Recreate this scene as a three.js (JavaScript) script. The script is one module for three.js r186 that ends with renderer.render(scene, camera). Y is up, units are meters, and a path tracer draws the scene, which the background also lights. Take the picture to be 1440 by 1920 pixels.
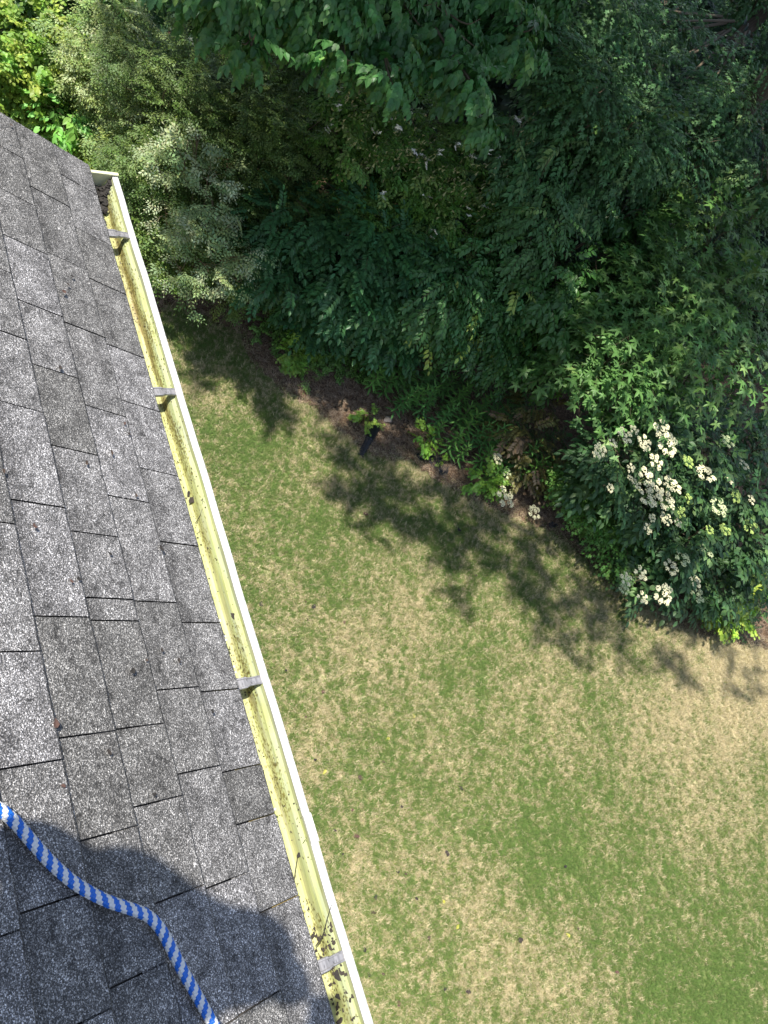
import * as THREE from 'three';
import { ImprovedNoise } from 'three/addons/math/ImprovedNoise.js';
import { MarchingCubes } from 'three/addons/objects/MarchingCubes.js';
import { mergeGeometries } from 'three/addons/utils/BufferGeometryUtils.js';

// ---------------------------------------------------------------- camera, sky, sun, exposure
const scene = new THREE.Scene();
const CAM = new THREE.Vector3(-0.732,7.938,0);
const FWD = new THREE.Vector3(0.54012,-0.77104,-0.33731), UPV = new THREE.Vector3(0.11214,0.46316,-0.87915);
const camera = new THREE.PerspectiveCamera(66.109, 768 / 1024, 0.03, 400);
camera.position.copy(CAM); camera.up.copy(UPV); camera.lookAt(CAM.clone().add(FWD));
camera.updateMatrixWorld(true); camera.updateProjectionMatrix();
scene.add(camera);
const renderer = new THREE.WebGLRenderer({ antialias: true });
renderer.toneMapping = THREE.LinearToneMapping;
renderer.toneMappingExposure = 1.5;
renderer.shadowMap.enabled = true;
const SKYK = 0.56;
const LIGHT = new THREE.Vector3(0.345, -0.925, 0.157).normalize();        // the way the sunlight travels
{ // clear summer sky: pale towards the horizon, brighter round the sun
  const w = 512, h = 256, d = new Float32Array(w * h * 4), to = LIGHT.clone().negate();
  for (let j = 0; j < h; j++) for (let i = 0; i < w; i++) {
    const el = ((j + 0.5) / h - 0.5) * Math.PI, az = ((i + 0.5) / w - 0.5) * 2 * Math.PI, v = new THREE.Vector3(Math.cos(el) * Math.cos(az), Math.sin(el), Math.cos(el) * Math.sin(az));
    const up = Math.max(v.y, 0), k = Math.pow(1 - up, 2.2), c = Math.max(v.dot(to), 0), glow = 0.35 * Math.pow(c, 12) + 0.12 * Math.pow(c, 3), o = (j * w + i) * 4, g = v.y < 0 ? 0.45 : 1;
    d[o] = SKYK * g * (0.43 + 0.5 * k + glow); d[o + 1] = SKYK * g * (0.6 + 0.4 * k + glow); d[o + 2] = SKYK * g * (1.0 + 0.08 * k + glow * 0.9); d[o + 3] = 1;
  }
  const t = new THREE.DataTexture(d, w, h, THREE.RGBAFormat, THREE.FloatType); t.mapping = THREE.EquirectangularReflectionMapping; t.magFilter = t.minFilter = THREE.LinearFilter; t.needsUpdate = true;
  scene.background = t; scene.environment = t;
}
const sun = new THREE.DirectionalLight(new THREE.Color(1.0, 0.95, 0.87), 5);
sun.name = 'sun'; sun.position.copy(LIGHT).multiplyScalar(-40).add(new THREE.Vector3(5, 0, -4)); sun.target.position.set(5, 0, -4);
sun.castShadow = true; sun.shadow.radius = 1.35; Object.assign(sun.shadow.camera, { left: -22, right: 22, top: 22, bottom: -22, near: 1, far: 90 }); sun.shadow.mapSize.set(4096, 4096);
scene.add(sun, sun.target);

// ---------------------------------------------------------------- helpers
const V = (x, y, z) => new THREE.Vector3(x, y, z);
function rng(seed) { let a = seed >>> 0; return () => { a = (a + 0x6d2b79f5) | 0; let t = Math.imul(a ^ (a >>> 15), 1 | a); t = (t + Math.imul(t ^ (t >>> 7), 61 | t)) ^ t; return ((t ^ (t >>> 14)) >>> 0) / 4294967296; }; }
const clamp = THREE.MathUtils.clamp, lerp = THREE.MathUtils.lerp, sstep = (a, b, x) => { const t = clamp((x - a) / (b - a), 0, 1); return t * t * (3 - 2 * t); };
const PN = new ImprovedNoise();
const noise = (x, y, z = 0) => PN.noise(x + 31.7, y + 17.3, z + 5.1);
const fbm = (x, y, o = 4, z = 0) => { let s = 0, a = 0.5, f = 1; for (let i = 0; i < o; i++) { s += a * noise(x * f, y * f, z + i * 9.1); a *= 0.5; f *= 2.03; } return s; };
const taken = new Map();
function numbered(n) { const k = taken.get(n) ?? 0; taken.set(n, k + 1); return k ? `${n}_${String(k).padStart(3, '0')}` : n; }
function tag(o, label, category, group, kind) { Object.assign(o.userData, { label, category }); if (group) o.userData.group = group; if (kind) o.userData.kind = kind; return o; }
function shade(o) { o.traverse((m) => { if (m.isMesh) { m.castShadow = true; m.receiveShadow = true; } }); return o; }
function thing(name, pos) { const g = new THREE.Group(); g.name = numbered(name); g.position.copy(pos); scene.add(g); return g; }
function part(name, geo, mat, parent, kind) { const m = new THREE.Mesh(geo, mat); m.name = name; if (kind) m.userData.kind = kind; m.castShadow = m.receiveShadow = true; parent.add(m); return m; }
function single(name, geo, mat) { const m = new THREE.Mesh(geo, mat); m.name = numbered(name); m.castShadow = m.receiveShadow = true; scene.add(m); return m; }
function struct(name, geo, mat) { const m = single(name, geo, mat); m.userData.kind = 'structure'; return m; }
const lin = (r, g, b) => new THREE.Color().setRGB(r, g, b);
const std = (c, roughness = 0.8, extra = {}) => new THREE.MeshStandardMaterial({ color: c, roughness, ...extra });
function dataTex(w, h, fn, { srgb = false, repeat = true, ch = 4 } = {}) {
  const d = new Uint8Array(w * h * 4), o = [0, 0, 0];
  for (let y = 0, i = 0; y < h; y++) for (let x = 0; x < w; x++, i += 4) { fn(x, y, o); d[i] = o[0]; d[i + 1] = o[1]; d[i + 2] = o[2]; d[i + 3] = 255; }
  const t = new THREE.DataTexture(d, w, h); t.magFilter = THREE.LinearFilter; t.minFilter = THREE.LinearMipmapLinearFilter;
  t.wrapS = t.wrapT = repeat ? THREE.RepeatWrapping : THREE.ClampToEdgeWrapping; if (srgb) t.colorSpace = THREE.SRGBColorSpace; t.needsUpdate = true; return t;
}
const toS = (l) => 255 * Math.pow(clamp(l, 0, 1), 1 / 2.2);
class Geo {                                                                   // collects triangles
  constructor() { this.p = []; this.c = []; this.u = []; }
  tri(a, b, c, col = [1, 1, 1], ua = [0, 0], ub = [0, 0], uc = [0, 0]) { this.p.push(...a, ...b, ...c); this.c.push(...col, ...col, ...col); this.u.push(...ua, ...ub, ...uc); }
  quad(a, b, c, d, col, ua = [0, 0], ub = [0, 0], uc = [0, 0], ud = [0, 0]) { this.tri(a, b, c, col, ua, ub, uc); this.tri(a, c, d, col, ua, uc, ud); }
  build() {
    const g = new THREE.BufferGeometry();
    g.setAttribute('position', new THREE.BufferAttribute(new Float32Array(this.p), 3)); g.setAttribute('color', new THREE.BufferAttribute(new Float32Array(this.c), 3)); g.setAttribute('uv', new THREE.BufferAttribute(new Float32Array(this.u), 2));
    g.computeVertexNormals(); return g;
  }
}
function limb(pts, r0, r1, sides = 7, col) {                                  // a tapered, slightly knobbly tube along points
  const curve = new THREE.CatmullRomCurve3(pts), n = Math.max(4, pts.length * 4), fr = curve.computeFrenetFrames(n), pos = [], idx = [], uv = [], cl = [];
  for (let i = 0; i <= n; i++) {
    const t = i / n, c = curve.getPoint(t), r = lerp(r0, r1, t) * (1 + 0.12 * noise(t * 9, r0 * 40, pts[0].x));
    for (let k = 0; k <= sides; k++) { const a = (k / sides) * Math.PI * 2, x = Math.cos(a) * r, y = Math.sin(a) * r; pos.push(c.x + fr.normals[i].x * x + fr.binormals[i].x * y, c.y + fr.normals[i].y * x + fr.binormals[i].y * y, c.z + fr.normals[i].z * x + fr.binormals[i].z * y); uv.push(k / sides * r0 * 6, t * curve.getLength()); cl.push(1, 1, 1); }
  }
  for (let i = 0; i < n; i++) for (let k = 0; k < sides; k++) { const a = i * (sides + 1) + k, b = a + sides + 1; idx.push(a, b, a + 1, b, b + 1, a + 1); }
  const g = new THREE.BufferGeometry(); g.setAttribute('position', new THREE.Float32BufferAttribute(pos, 3)); g.setAttribute('uv', new THREE.Float32BufferAttribute(uv, 2)); g.setAttribute('color', new THREE.Float32BufferAttribute(cl, 3)); g.setIndex(idx); g.computeVertexNormals(); return g;
}

// ---------------------------------------------------------------- textures
const barkTex = dataTex(256, 512, (x, y, o) => { const v = 0.55 + 0.9 * fbm(x / 14, y / 60, 4) + 0.25 * noise(x / 3, y / 9); o[0] = o[1] = o[2] = clamp(150 * v + 60, 20, 255); });
barkTex.repeat.set(2, 0.6);
const barkMat = std(lin(0.16, 0.12, 0.085), 0.95, { map: barkTex, bumpMap: barkTex, bumpScale: 0.01 });
const stemMat = std(lin(0.13, 0.1, 0.06), 0.9);

// mineral granules of the shingles: 1024 texels over 0.9 m, clumps of light and dark chips
const granA = new Float32Array(1024 * 1024).fill(-1), grR = rng(77);
for (let i = 0; i < 330000; i++) {
  const k = grR(), v = k < 0.36 ? 0.09 + 0.07 * grR() : k < 0.7 ? 0.19 + 0.14 * grR() : k < 0.88 ? 0.38 + 0.2 * grR() : 0.7 + 0.25 * grR();
  const cx = (grR() * 1024) | 0, cy = (grR() * 1024) | 0, w = 1 + ((grR() * 2.7) | 0), h = 1 + ((grR() * 2.7) | 0);
  for (let a = 0; a < w; a++) for (let b = 0; b < h; b++) granA[((cy + b) & 1023) * 1024 + ((cx + a) & 1023)] = v;
}
const granTex = dataTex(1024, 1024, (x, y, o) => { let v = granA[y * 1024 + x]; if (v < 0) v = 0.08; const b = 1 + 0.5 * noise(x / 70, y / 70) + 0.3 * noise(x / 22, y / 22); v *= clamp(b, 0.6, 1.5); const sm = sstep(0.3, 0.6, noise(x / 30, y / 30, 7) + 0.35 * noise(x / 8, y / 8, 2)); v *= 1 - 0.5 * sm; o[0] = toS(v); o[1] = toS(v * 0.99); o[2] = toS(v * 0.985); }, { srgb: true });
const granBump = dataTex(1024, 1024, (x, y, o) => { const v = granA[y * 1024 + x]; o[0] = o[1] = o[2] = v < 0 ? 0 : 90 + 160 * Math.sqrt(v); });

// ---------------------------------------------------------------- lawn, mulch, ground
const EDGE = [[-9, -6.2], [1.812,-6.551], [2.369,-6.633], [2.891,-6.825], [3.369,-6.68], [3.754,-5.953], [4.202,-5.332], [4.668,-4.791], [4.957,-4.395], [5.517,-4.296], [5.962,-3.838], [6.614,-3.375], [7.257,-3.03], [7.689,-2.644], [8.078,-1.989], [8.601,-1.533], [9.38,-0.877], [10.882,-0.338], [12.794,0.364], [18, 1.2], [30, 3.5]];
function edgeDist(x, z) {                                                     // metres from the planted edge, positive on the lawn
  let best = 1e9, side = 1;
  for (let i = 0; i < EDGE.length - 1; i++) {
    const [ax, az] = EDGE[i], [bx, bz] = EDGE[i + 1], dx = bx - ax, dz = bz - az, t = clamp(((x - ax) * dx + (z - az) * dz) / (dx * dx + dz * dz), 0, 1);
    const ex = x - ax - dx * t, ez = z - az - dz * t, d = Math.hypot(ex, ez);
    if (d < best) { best = d; side = dx * (z - az) - dz * (x - ax) > 0 ? 1 : -1; }
  }
  return best * side;
}
const edgeW = (x, z) => edgeDist(x, z) + 0.22 * noise(x * 1.9, z * 1.9) + 0.1 * noise(x * 6, z * 6);
const TAN = [[9.158,0.078,1.6,0.42],[10.505,-0.241,1.2,0.55],[6.462,-0.881,0.7,0.22],[7.025,0.485,0.8,0.16],[5.733,-2.55,0.45,0.14],[4.048,-1.914,0.9,0.16],[3.756,0.848,0.8,0.2],[2.721,-0.926,0.6,0.1],[4.238,-3.625,0.5,0.1],[4.552,2.049,0.8,0.16],[7.915,1.655,0.5,0.12],[4.76,-5.507,0.8,0.3],[3.987,-6.148,0.5,0.2],[6.421,-3.791,0.7,0.25],[2.969,-5.234,0.3,0.16],[5.72,-0.224,0.4,0.1],
  [7.091,3.353,0.9,-0.4],[6.136,2.512,0.9,-0.22],[3.89,-3.517,0.6,-0.3],[3.116,-4.516,0.6,-0.22],[3.119,1.232,0.6,-0.14],[6.978,-0.241,0.45,-0.24],[5.199,-0.901,0.6,-0.14],[5.069,0.964,0.9,-0.16],[3.245,-6.234,0.7,-0.25],[5.844,-3.177,0.4,-0.25],[6.181,1.026,0.6,-0.12],[8.299,2.326,0.6,-0.12],[3.358,-0.168,0.7,-0.06]];
function lawnTan(x, z) {                                                      // 0 green .. 1 straw
  let b = 0.36;
  for (const [cx, cz, r, w] of TAN) { const d2 = ((x - cx) ** 2 + (z - cz) ** 2) / (r * r); if (d2 < 6) b += w * Math.exp(-d2); }
  const e = edgeDist(x, z); b += 0.16 * Math.exp(-Math.max(e, 0) / 0.35);
  const u = x * 0.83 + z * 0.55, v = -x * 0.55 + z * 0.83;
  const n = 0.5 * fbm(u * 1.4, v * 0.9, 3, 2) + 0.45 * fbm(u * 5.2, v * 2.9, 3, 7) + 0.4 * noise(u * 15, v * 9, 3) + 0.45 * noise(u * 36, v * 25, 8);
  return clamp(b + n, 0, 1);
}
const LX0 = -1, LX1 = 14, LZ0 = -9, LZ1 = 6;
const lr = rng(5);
const lawnTex = dataTex(2048, 2048, (i, j, o) => {
  const x = lerp(LX0, LX1, (i + 0.5) / 2048), z = lerp(LZ0, LZ1, (j + 0.5) / 2048);
  const n = lr(), t = clamp(lawnTan(x, z) + (n - 0.5) * 0.7, 0, 1), k = 0.75 + 0.5 * lr();
  const pale = sstep(0.55, 1, t);
  o[0] = toS(k * lerp(lerp(0.125, 0.3, t), 0.47, pale)); o[1] = toS(k * lerp(lerp(0.17, 0.265, t), 0.4, pale)); o[2] = toS(k * lerp(lerp(0.042, 0.13, t), 0.235, pale));
}, { srgb: true, repeat: false });
function sheet(x0, x1, z0, z1, nx, nz, y, keep) {
  const pos = [], uv = [], idx = [], id = new Map();
  const vert = (i, j) => { const k = i * 4096 + j; if (!id.has(k)) { const x = lerp(x0, x1, i / nx), z = lerp(z0, z1, j / nz); id.set(k, pos.length / 3); pos.push(x, y(x, z), z); uv.push((x - LX0) / (LX1 - LX0), (z - LZ0) / (LZ1 - LZ0)); } return id.get(k); };
  for (let i = 0; i < nx; i++) for (let j = 0; j < nz; j++) {
    const cx = lerp(x0, x1, (i + 0.5) / nx), cz = lerp(z0, z1, (j + 0.5) / nz); if (!keep(cx, cz)) continue;
    const a = vert(i, j), b = vert(i, j + 1), c = vert(i + 1, j + 1), d = vert(i + 1, j); idx.push(a, b, c, a, c, d);
  }
  const g = new THREE.BufferGeometry(); g.setAttribute('position', new THREE.Float32BufferAttribute(pos, 3)); g.setAttribute('uv', new THREE.Float32BufferAttribute(uv, 2)); g.setIndex(idx); g.computeVertexNormals(); return g;
}
const strawR = rng(9), strawCanvas = document.createElement('canvas'); strawCanvas.width = strawCanvas.height = 1024;
{
  const c = strawCanvas.getContext('2d'); c.fillStyle = '#6a5646'; c.fillRect(0, 0, 1024, 1024);
  for (let i = 0; i < 5200; i++) { const x = strawR() * 1024, y = strawR() * 1024, l = 6 + strawR() * 16; c.fillStyle = ['#4a3b30', '#84705f', '#5c4b3e', '#97816f', '#766352'][(strawR() * 5) | 0]; c.beginPath(); c.ellipse(x, y, l * 0.6, l * (0.2 + 0.3 * strawR()), strawR() * 6.3, 0, 7); c.fill(); }
  for (let i = 0; i < 9000; i++) { const x = strawR() * 1024, y = strawR() * 1024, a = strawR() * 6.3, l = 14 + strawR() * 40; c.strokeStyle = ['#a58a70', '#bda286', '#846a56', '#cdb598', '#543f31'][(strawR() * 5) | 0]; c.lineWidth = 0.7 + strawR() * 1.4; c.beginPath(); c.moveTo(x, y); c.quadraticCurveTo(x + Math.cos(a) * l * 0.5 + 4, y + Math.sin(a) * l * 0.5, x + Math.cos(a) * l, y + Math.sin(a) * l); c.stroke(); }
}
const strawTex = new THREE.CanvasTexture(strawCanvas); strawTex.colorSpace = THREE.SRGBColorSpace; strawTex.wrapS = strawTex.wrapT = THREE.RepeatWrapping; strawTex.repeat.set(6, 6);
const litterTex = strawTex.clone(); litterTex.repeat.set(60, 60);
const gnd = sheet(-60, 90, -90, 60, 60, 60, () => 0, () => true);
{ const p = gnd.attributes.position, u = gnd.attributes.uv; for (let i = 0; i < p.count; i++) u.setXY(i, p.getX(i) / 150, p.getZ(i) / 150); }
struct('ground', gnd, std(lin(0.55, 0.5, 0.42), 1, { map: litterTex }));
const bumpy = (x, z) => 0.012 * noise(x * 3, z * 3) + 0.02;
const inBed = (x, z) => { const e = edgeW(x, z); return e < 0.1 && e > -3.5; };
struct('mulch_bed', sheet(0, 13, -9, 2.5, 260, 230, (x, z) => bumpy(x, z) + 0.008, inBed), std(lin(0.62, 0.58, 0.52), 1, { map: strawTex, bumpMap: strawTex, bumpScale: 0.012 }));
struct('lawn', sheet(LX0, LX1, LZ0, LZ1, 300, 300, (x, z) => 0.035 + 0.02 * noise(x * 0.7, z * 0.7) - 0.03 * sstep(0.3, 0, edgeDist(x, z)), (x, z) => edgeW(x, z) > -0.02), std(lin(1, 1, 1), 1, { map: lawnTex }));
struct('far_lawn', sheet(-12, 40, -9, 30, 104, 78, () => 0.012, (x, z) => edgeDist(x, z) > 0 && !(x > LX0 + 0.5 && x < LX1 - 0.5 && z > LZ0 + 0.5 && z < LZ1 - 0.5)), std(lin(0.17, 0.19, 0.07), 1));

// ---------------------------------------------------------------- leaves and sprigs
const WID = {
  ovate: (t) => Math.pow(Math.sin(Math.PI * Math.pow(t, 0.75)), 0.9), lance: (t) => Math.pow(Math.sin(Math.PI * Math.pow(t, 0.85)), 1.1), round: (t) => Math.pow(Math.sin(Math.PI * Math.pow(t, 0.62)), 0.6),
  heart: (t) => (t < 0.02 ? 0.35 : Math.pow(Math.sin(Math.PI * Math.pow(t * 0.98 + 0.02, 0.52)), 0.8)),
};
function leafTris(kind, L, W, fold = 0.22, droop = 0.18, seg = 3) {        // triangles of one leaf: base at the origin, tip along +y, face +z
  const out = [];
  if (kind === 'star' || kind === 'tri') {
    const lobes = kind === 'star' ? [[-128, 0.72], [-62, 0.95], [0, 1.05], [62, 0.95], [128, 0.72]] : [[-105, 0.62], [-52, 0.92], [0, 1.1], [52, 0.92], [105, 0.62]];
    const cy = L * 0.36, ctr = [0, cy, 0.02 * L], nr = kind === 'star' ? 0.2 : 0.34, at = (deg, r) => { const a = deg * Math.PI / 180, x = Math.sin(a) * r * L * 0.62, y = cy + Math.cos(a) * r * L * 0.62; return [x, y, -droop * L * r * r + fold * 0.3 * Math.abs(x)]; };
    for (let i = 0; i < lobes.length; i++) {
      const [d, r] = lobes[i], dl = i ? (d + lobes[i - 1][0]) / 2 : d - 36, dr = i < lobes.length - 1 ? (d + lobes[i + 1][0]) / 2 : d + 36, sw = kind === 'star' ? 14 : 17;
      const n0 = at(dl, nr * 1.5), s0 = at(d - sw, r * 0.62), tp = at(d, r), s1 = at(d + sw, r * 0.62), n1 = at(dr, nr * 1.5);
      out.push([ctr, s0, n0], [ctr, tp, s0], [ctr, s1, tp], [ctr, n1, s1]);
    }
    return out;
  }
  const f = WID[kind], row = (i) => { const t = i / seg, w = W * 0.5 * (i === seg ? 0 : f(Math.max(t, 0.001))), y = L * t, z = -droop * L * t * t; return [[0, y, z], [-w, y - (kind === 'heart' && i === 0 ? L * 0.1 : 0), z + fold * w], [w, y - (kind === 'heart' && i === 0 ? L * 0.1 : 0), z + fold * w]]; };
  for (let i = 0; i < seg; i++) {
    const [m0, l0, r0] = row(i), [m1, l1, r1] = row(i + 1);
    const last = i === seg - 1;
    if (!last && (i || kind === 'heart')) out.push([m0, l1, l0], [m0, r0, r1]);
    if (last) out.push([m0, m1, l0], [m0, r0, m1]); else out.push([m0, m1, l1], [m0, r1, m1]);
  }
  return out;
}
const M4 = THREE.Matrix4, Q = THREE.Quaternion, EU = THREE.Euler;
const mat = (x, y, z, rx, ry, rz, s = 1) => new M4().compose(V(x, y, z), new Q().setFromEuler(new EU(rx, ry, rz, 'ZXY')), V(s, s, s));
// a sprig: leaves set along a twig that runs along +y, faces turned to +z
const KIND = {
  privet: { leaf: ['ovate', 0.036, 0.019, 0.25, 0.1, 2], len: 0.2, n: 11, opp: true, side: 1.0, pitch: -0.25, sub: 3 },
  bright: { leaf: ['round', 0.06, 0.05, 0.15, 0.12, 3], len: 0.2, n: 9, opp: false, side: 0.9, pitch: -0.3, sub: 1 },
  ligust: { leaf: ['ovate', 0.062, 0.032, 0.3, 0.12, 3], len: 0.2, n: 10, opp: true, side: 0.8, pitch: -0.2, sub: 1 },
  heart: { leaf: ['heart', 0.115, 0.088, 0.18, 0.22, 4], len: 0.34, n: 9, opp: false, side: 0.75, pitch: -0.55, sub: 0 },
  lance: { leaf: ['lance', 0.088, 0.044, 0.2, 0.2, 3], len: 0.34, n: 12, opp: false, side: 0.85, pitch: -0.28, sub: 0 },
  broad: { leaf: ['ovate', 0.11, 0.062, 0.2, 0.2, 4], len: 0.28, n: 9, opp: false, side: 0.85, pitch: -0.4, sub: 0 },
  pinnate: { leaf: ['ovate', 0.082, 0.041, 0.18, 0.15, 3], len: 0.3, n: 13, opp: true, side: 1.05, pitch: -0.12, sub: 0, frond: true },
  elder: { leaf: ['lance', 0.105, 0.054, 0.15, 0.2, 3], len: 0.24, n: 7, opp: true, side: 0.95, pitch: -0.15, sub: 0, frond: true },
  star: { leaf: ['star', 0.135, 0.13, 0.1, 0.14, 1], len: 0.34, n: 7, opp: false, side: 0.9, pitch: -0.3, sub: 0, petiole: 0.07 },
  tri: { leaf: ['tri', 0.085, 0.08, 0.15, 0.2, 1], len: 0.3, n: 10, opp: true, side: 0.9, pitch: -0.22, sub: 0, petiole: 0.04 },
  crown: { leaf: ['ovate', 0.13, 0.085, 0.2, 0.2, 2], len: 0.5, n: 16, opp: false, side: 0.9, pitch: -0.5, sub: 2 },
};
function makeSprig(kind, seed) {
  const K = KIND[kind], R = rng(seed), leaves = [], twig = [];
  const axis = (o, yaw, len, n, first) => {
    const p = (t) => [o[0] + Math.sin(yaw) * len * t, o[1] + Math.cos(yaw) * len * t, o[2] - 0.12 * len * t * t];
    twig.push([p(0), p(0.5), p(1)]);
    for (let i = 0; i < n; i++) {
      const end = i === n - 1, j = K.opp ? Math.floor(i / 2) : i, rows = K.opp ? Math.ceil(n / 2) : n, t = end ? 1 : first + (1 - first) * (j + 0.25) / rows, s = i % 2 ? 1 : -1;
      const [x, y, z] = p(Math.min(t, 1)), yw = yaw + (end ? 0 : s * K.side * (0.85 + 0.3 * R()) * (1.1 - 0.35 * t)) + (R() - 0.5) * 0.25, po = K.petiole ?? 0.004;
      const a = [x + Math.sin(yw) * po, y + Math.cos(yw) * po, z + po * 0.2];
      if (K.petiole) twig.push([[x, y, z], [(x + a[0]) / 2, (y + a[1]) / 2, z], a]);
      leaves.push({ m: mat(a[0], a[1], a[2] + 0.002, K.pitch * (0.4 + 1.2 * R()), (R() - 0.5) * (K.frond ? 0.35 : 0.9), -yw, (K.frond ? 0.85 + 0.2 * R() : 0.65 + 0.5 * R()) * (end && !K.frond ? 0.75 : 1)), tone: 0.72 + 0.56 * R(), warm: R() });
    }
  };
  axis([0, 0, 0], 0, K.len, K.n, K.frond ? 0.18 : 0.08);
  for (let i = 0; i < K.sub; i++) { const t = 0.15 + 0.6 * R(); axis([0, K.len * t, 0], (i % 2 ? 1 : -1) * (0.6 + 0.4 * R()), K.len * (0.45 + 0.25 * R()), Math.ceil(K.n * 0.6), 0.15); }
  return { leaves, twig };
}
const LEAFTRI = {}, SPRIG = {}, FOLI = {}, ONELEAF = {};
for (const [kind, K] of Object.entries(KIND)) {
  const [sh, L, W, fo, dr, seg] = K.leaf;
  LEAFTRI[kind] = leafTris(sh, L, W, fo, dr, seg);
  const one = new Geo(); for (const [a, b, c] of LEAFTRI[kind]) one.tri(a, b, c);
  if (K.petiole) one.tri([-0.0012, -K.petiole, -0.002], [0.0012, -K.petiole, -0.002], [0, 0, 0]);
  ONELEAF[kind] = one.build();
  SPRIG[kind] = [0, 1, 2].map((i) => makeSprig(kind, 100 * kind.length + kind.charCodeAt(0) + i * 7));
  FOLI[kind] = SPRIG[kind].map((s) => {
    const g = new Geo(), v = V(0, 0, 0), T = (m, p) => { v.set(...p).applyMatrix4(m); return [v.x, v.y, v.z]; };
    for (const l of s.leaves) { const col = [l.tone * (0.92 + 0.22 * l.warm), l.tone, l.tone * (1.05 - 0.2 * l.warm)]; for (const [a, b, c] of LEAFTRI[kind]) g.tri(T(l.m, a), T(l.m, b), T(l.m, c), col); }
    const w = K.petiole ? 0.0011 : 0.0007; for (const [a, b, c] of s.twig) for (const [p, q] of [[a, b], [b, c]]) { g.quad([p[0] - w, p[1], p[2]], [p[0] + w, p[1], p[2]], [q[0] + w, q[1], q[2]], [q[0] - w, q[1], q[2]], [0.95, 0.85, 0.8]); }
    return g.build();
  });
}
const leafMats = new Map();
function leafMat(c, rough = 0.5, trans = 0.3) { const k = c.join() + rough + trans; if (!leafMats.has(k)) leafMats.set(k, new THREE.MeshPhysicalMaterial({ color: lin(...c), roughness: rough, specularIntensity: 0.7, transmission: trans, thickness: 0, vertexColors: true, side: THREE.DoubleSide })); return leafMats.get(k); }
const frustum = new THREE.Frustum().setFromProjectionMatrix(new M4().multiplyMatrices(camera.projectionMatrix, camera.matrixWorldInverse));
const UP = V(0, 1, 0);
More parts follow.
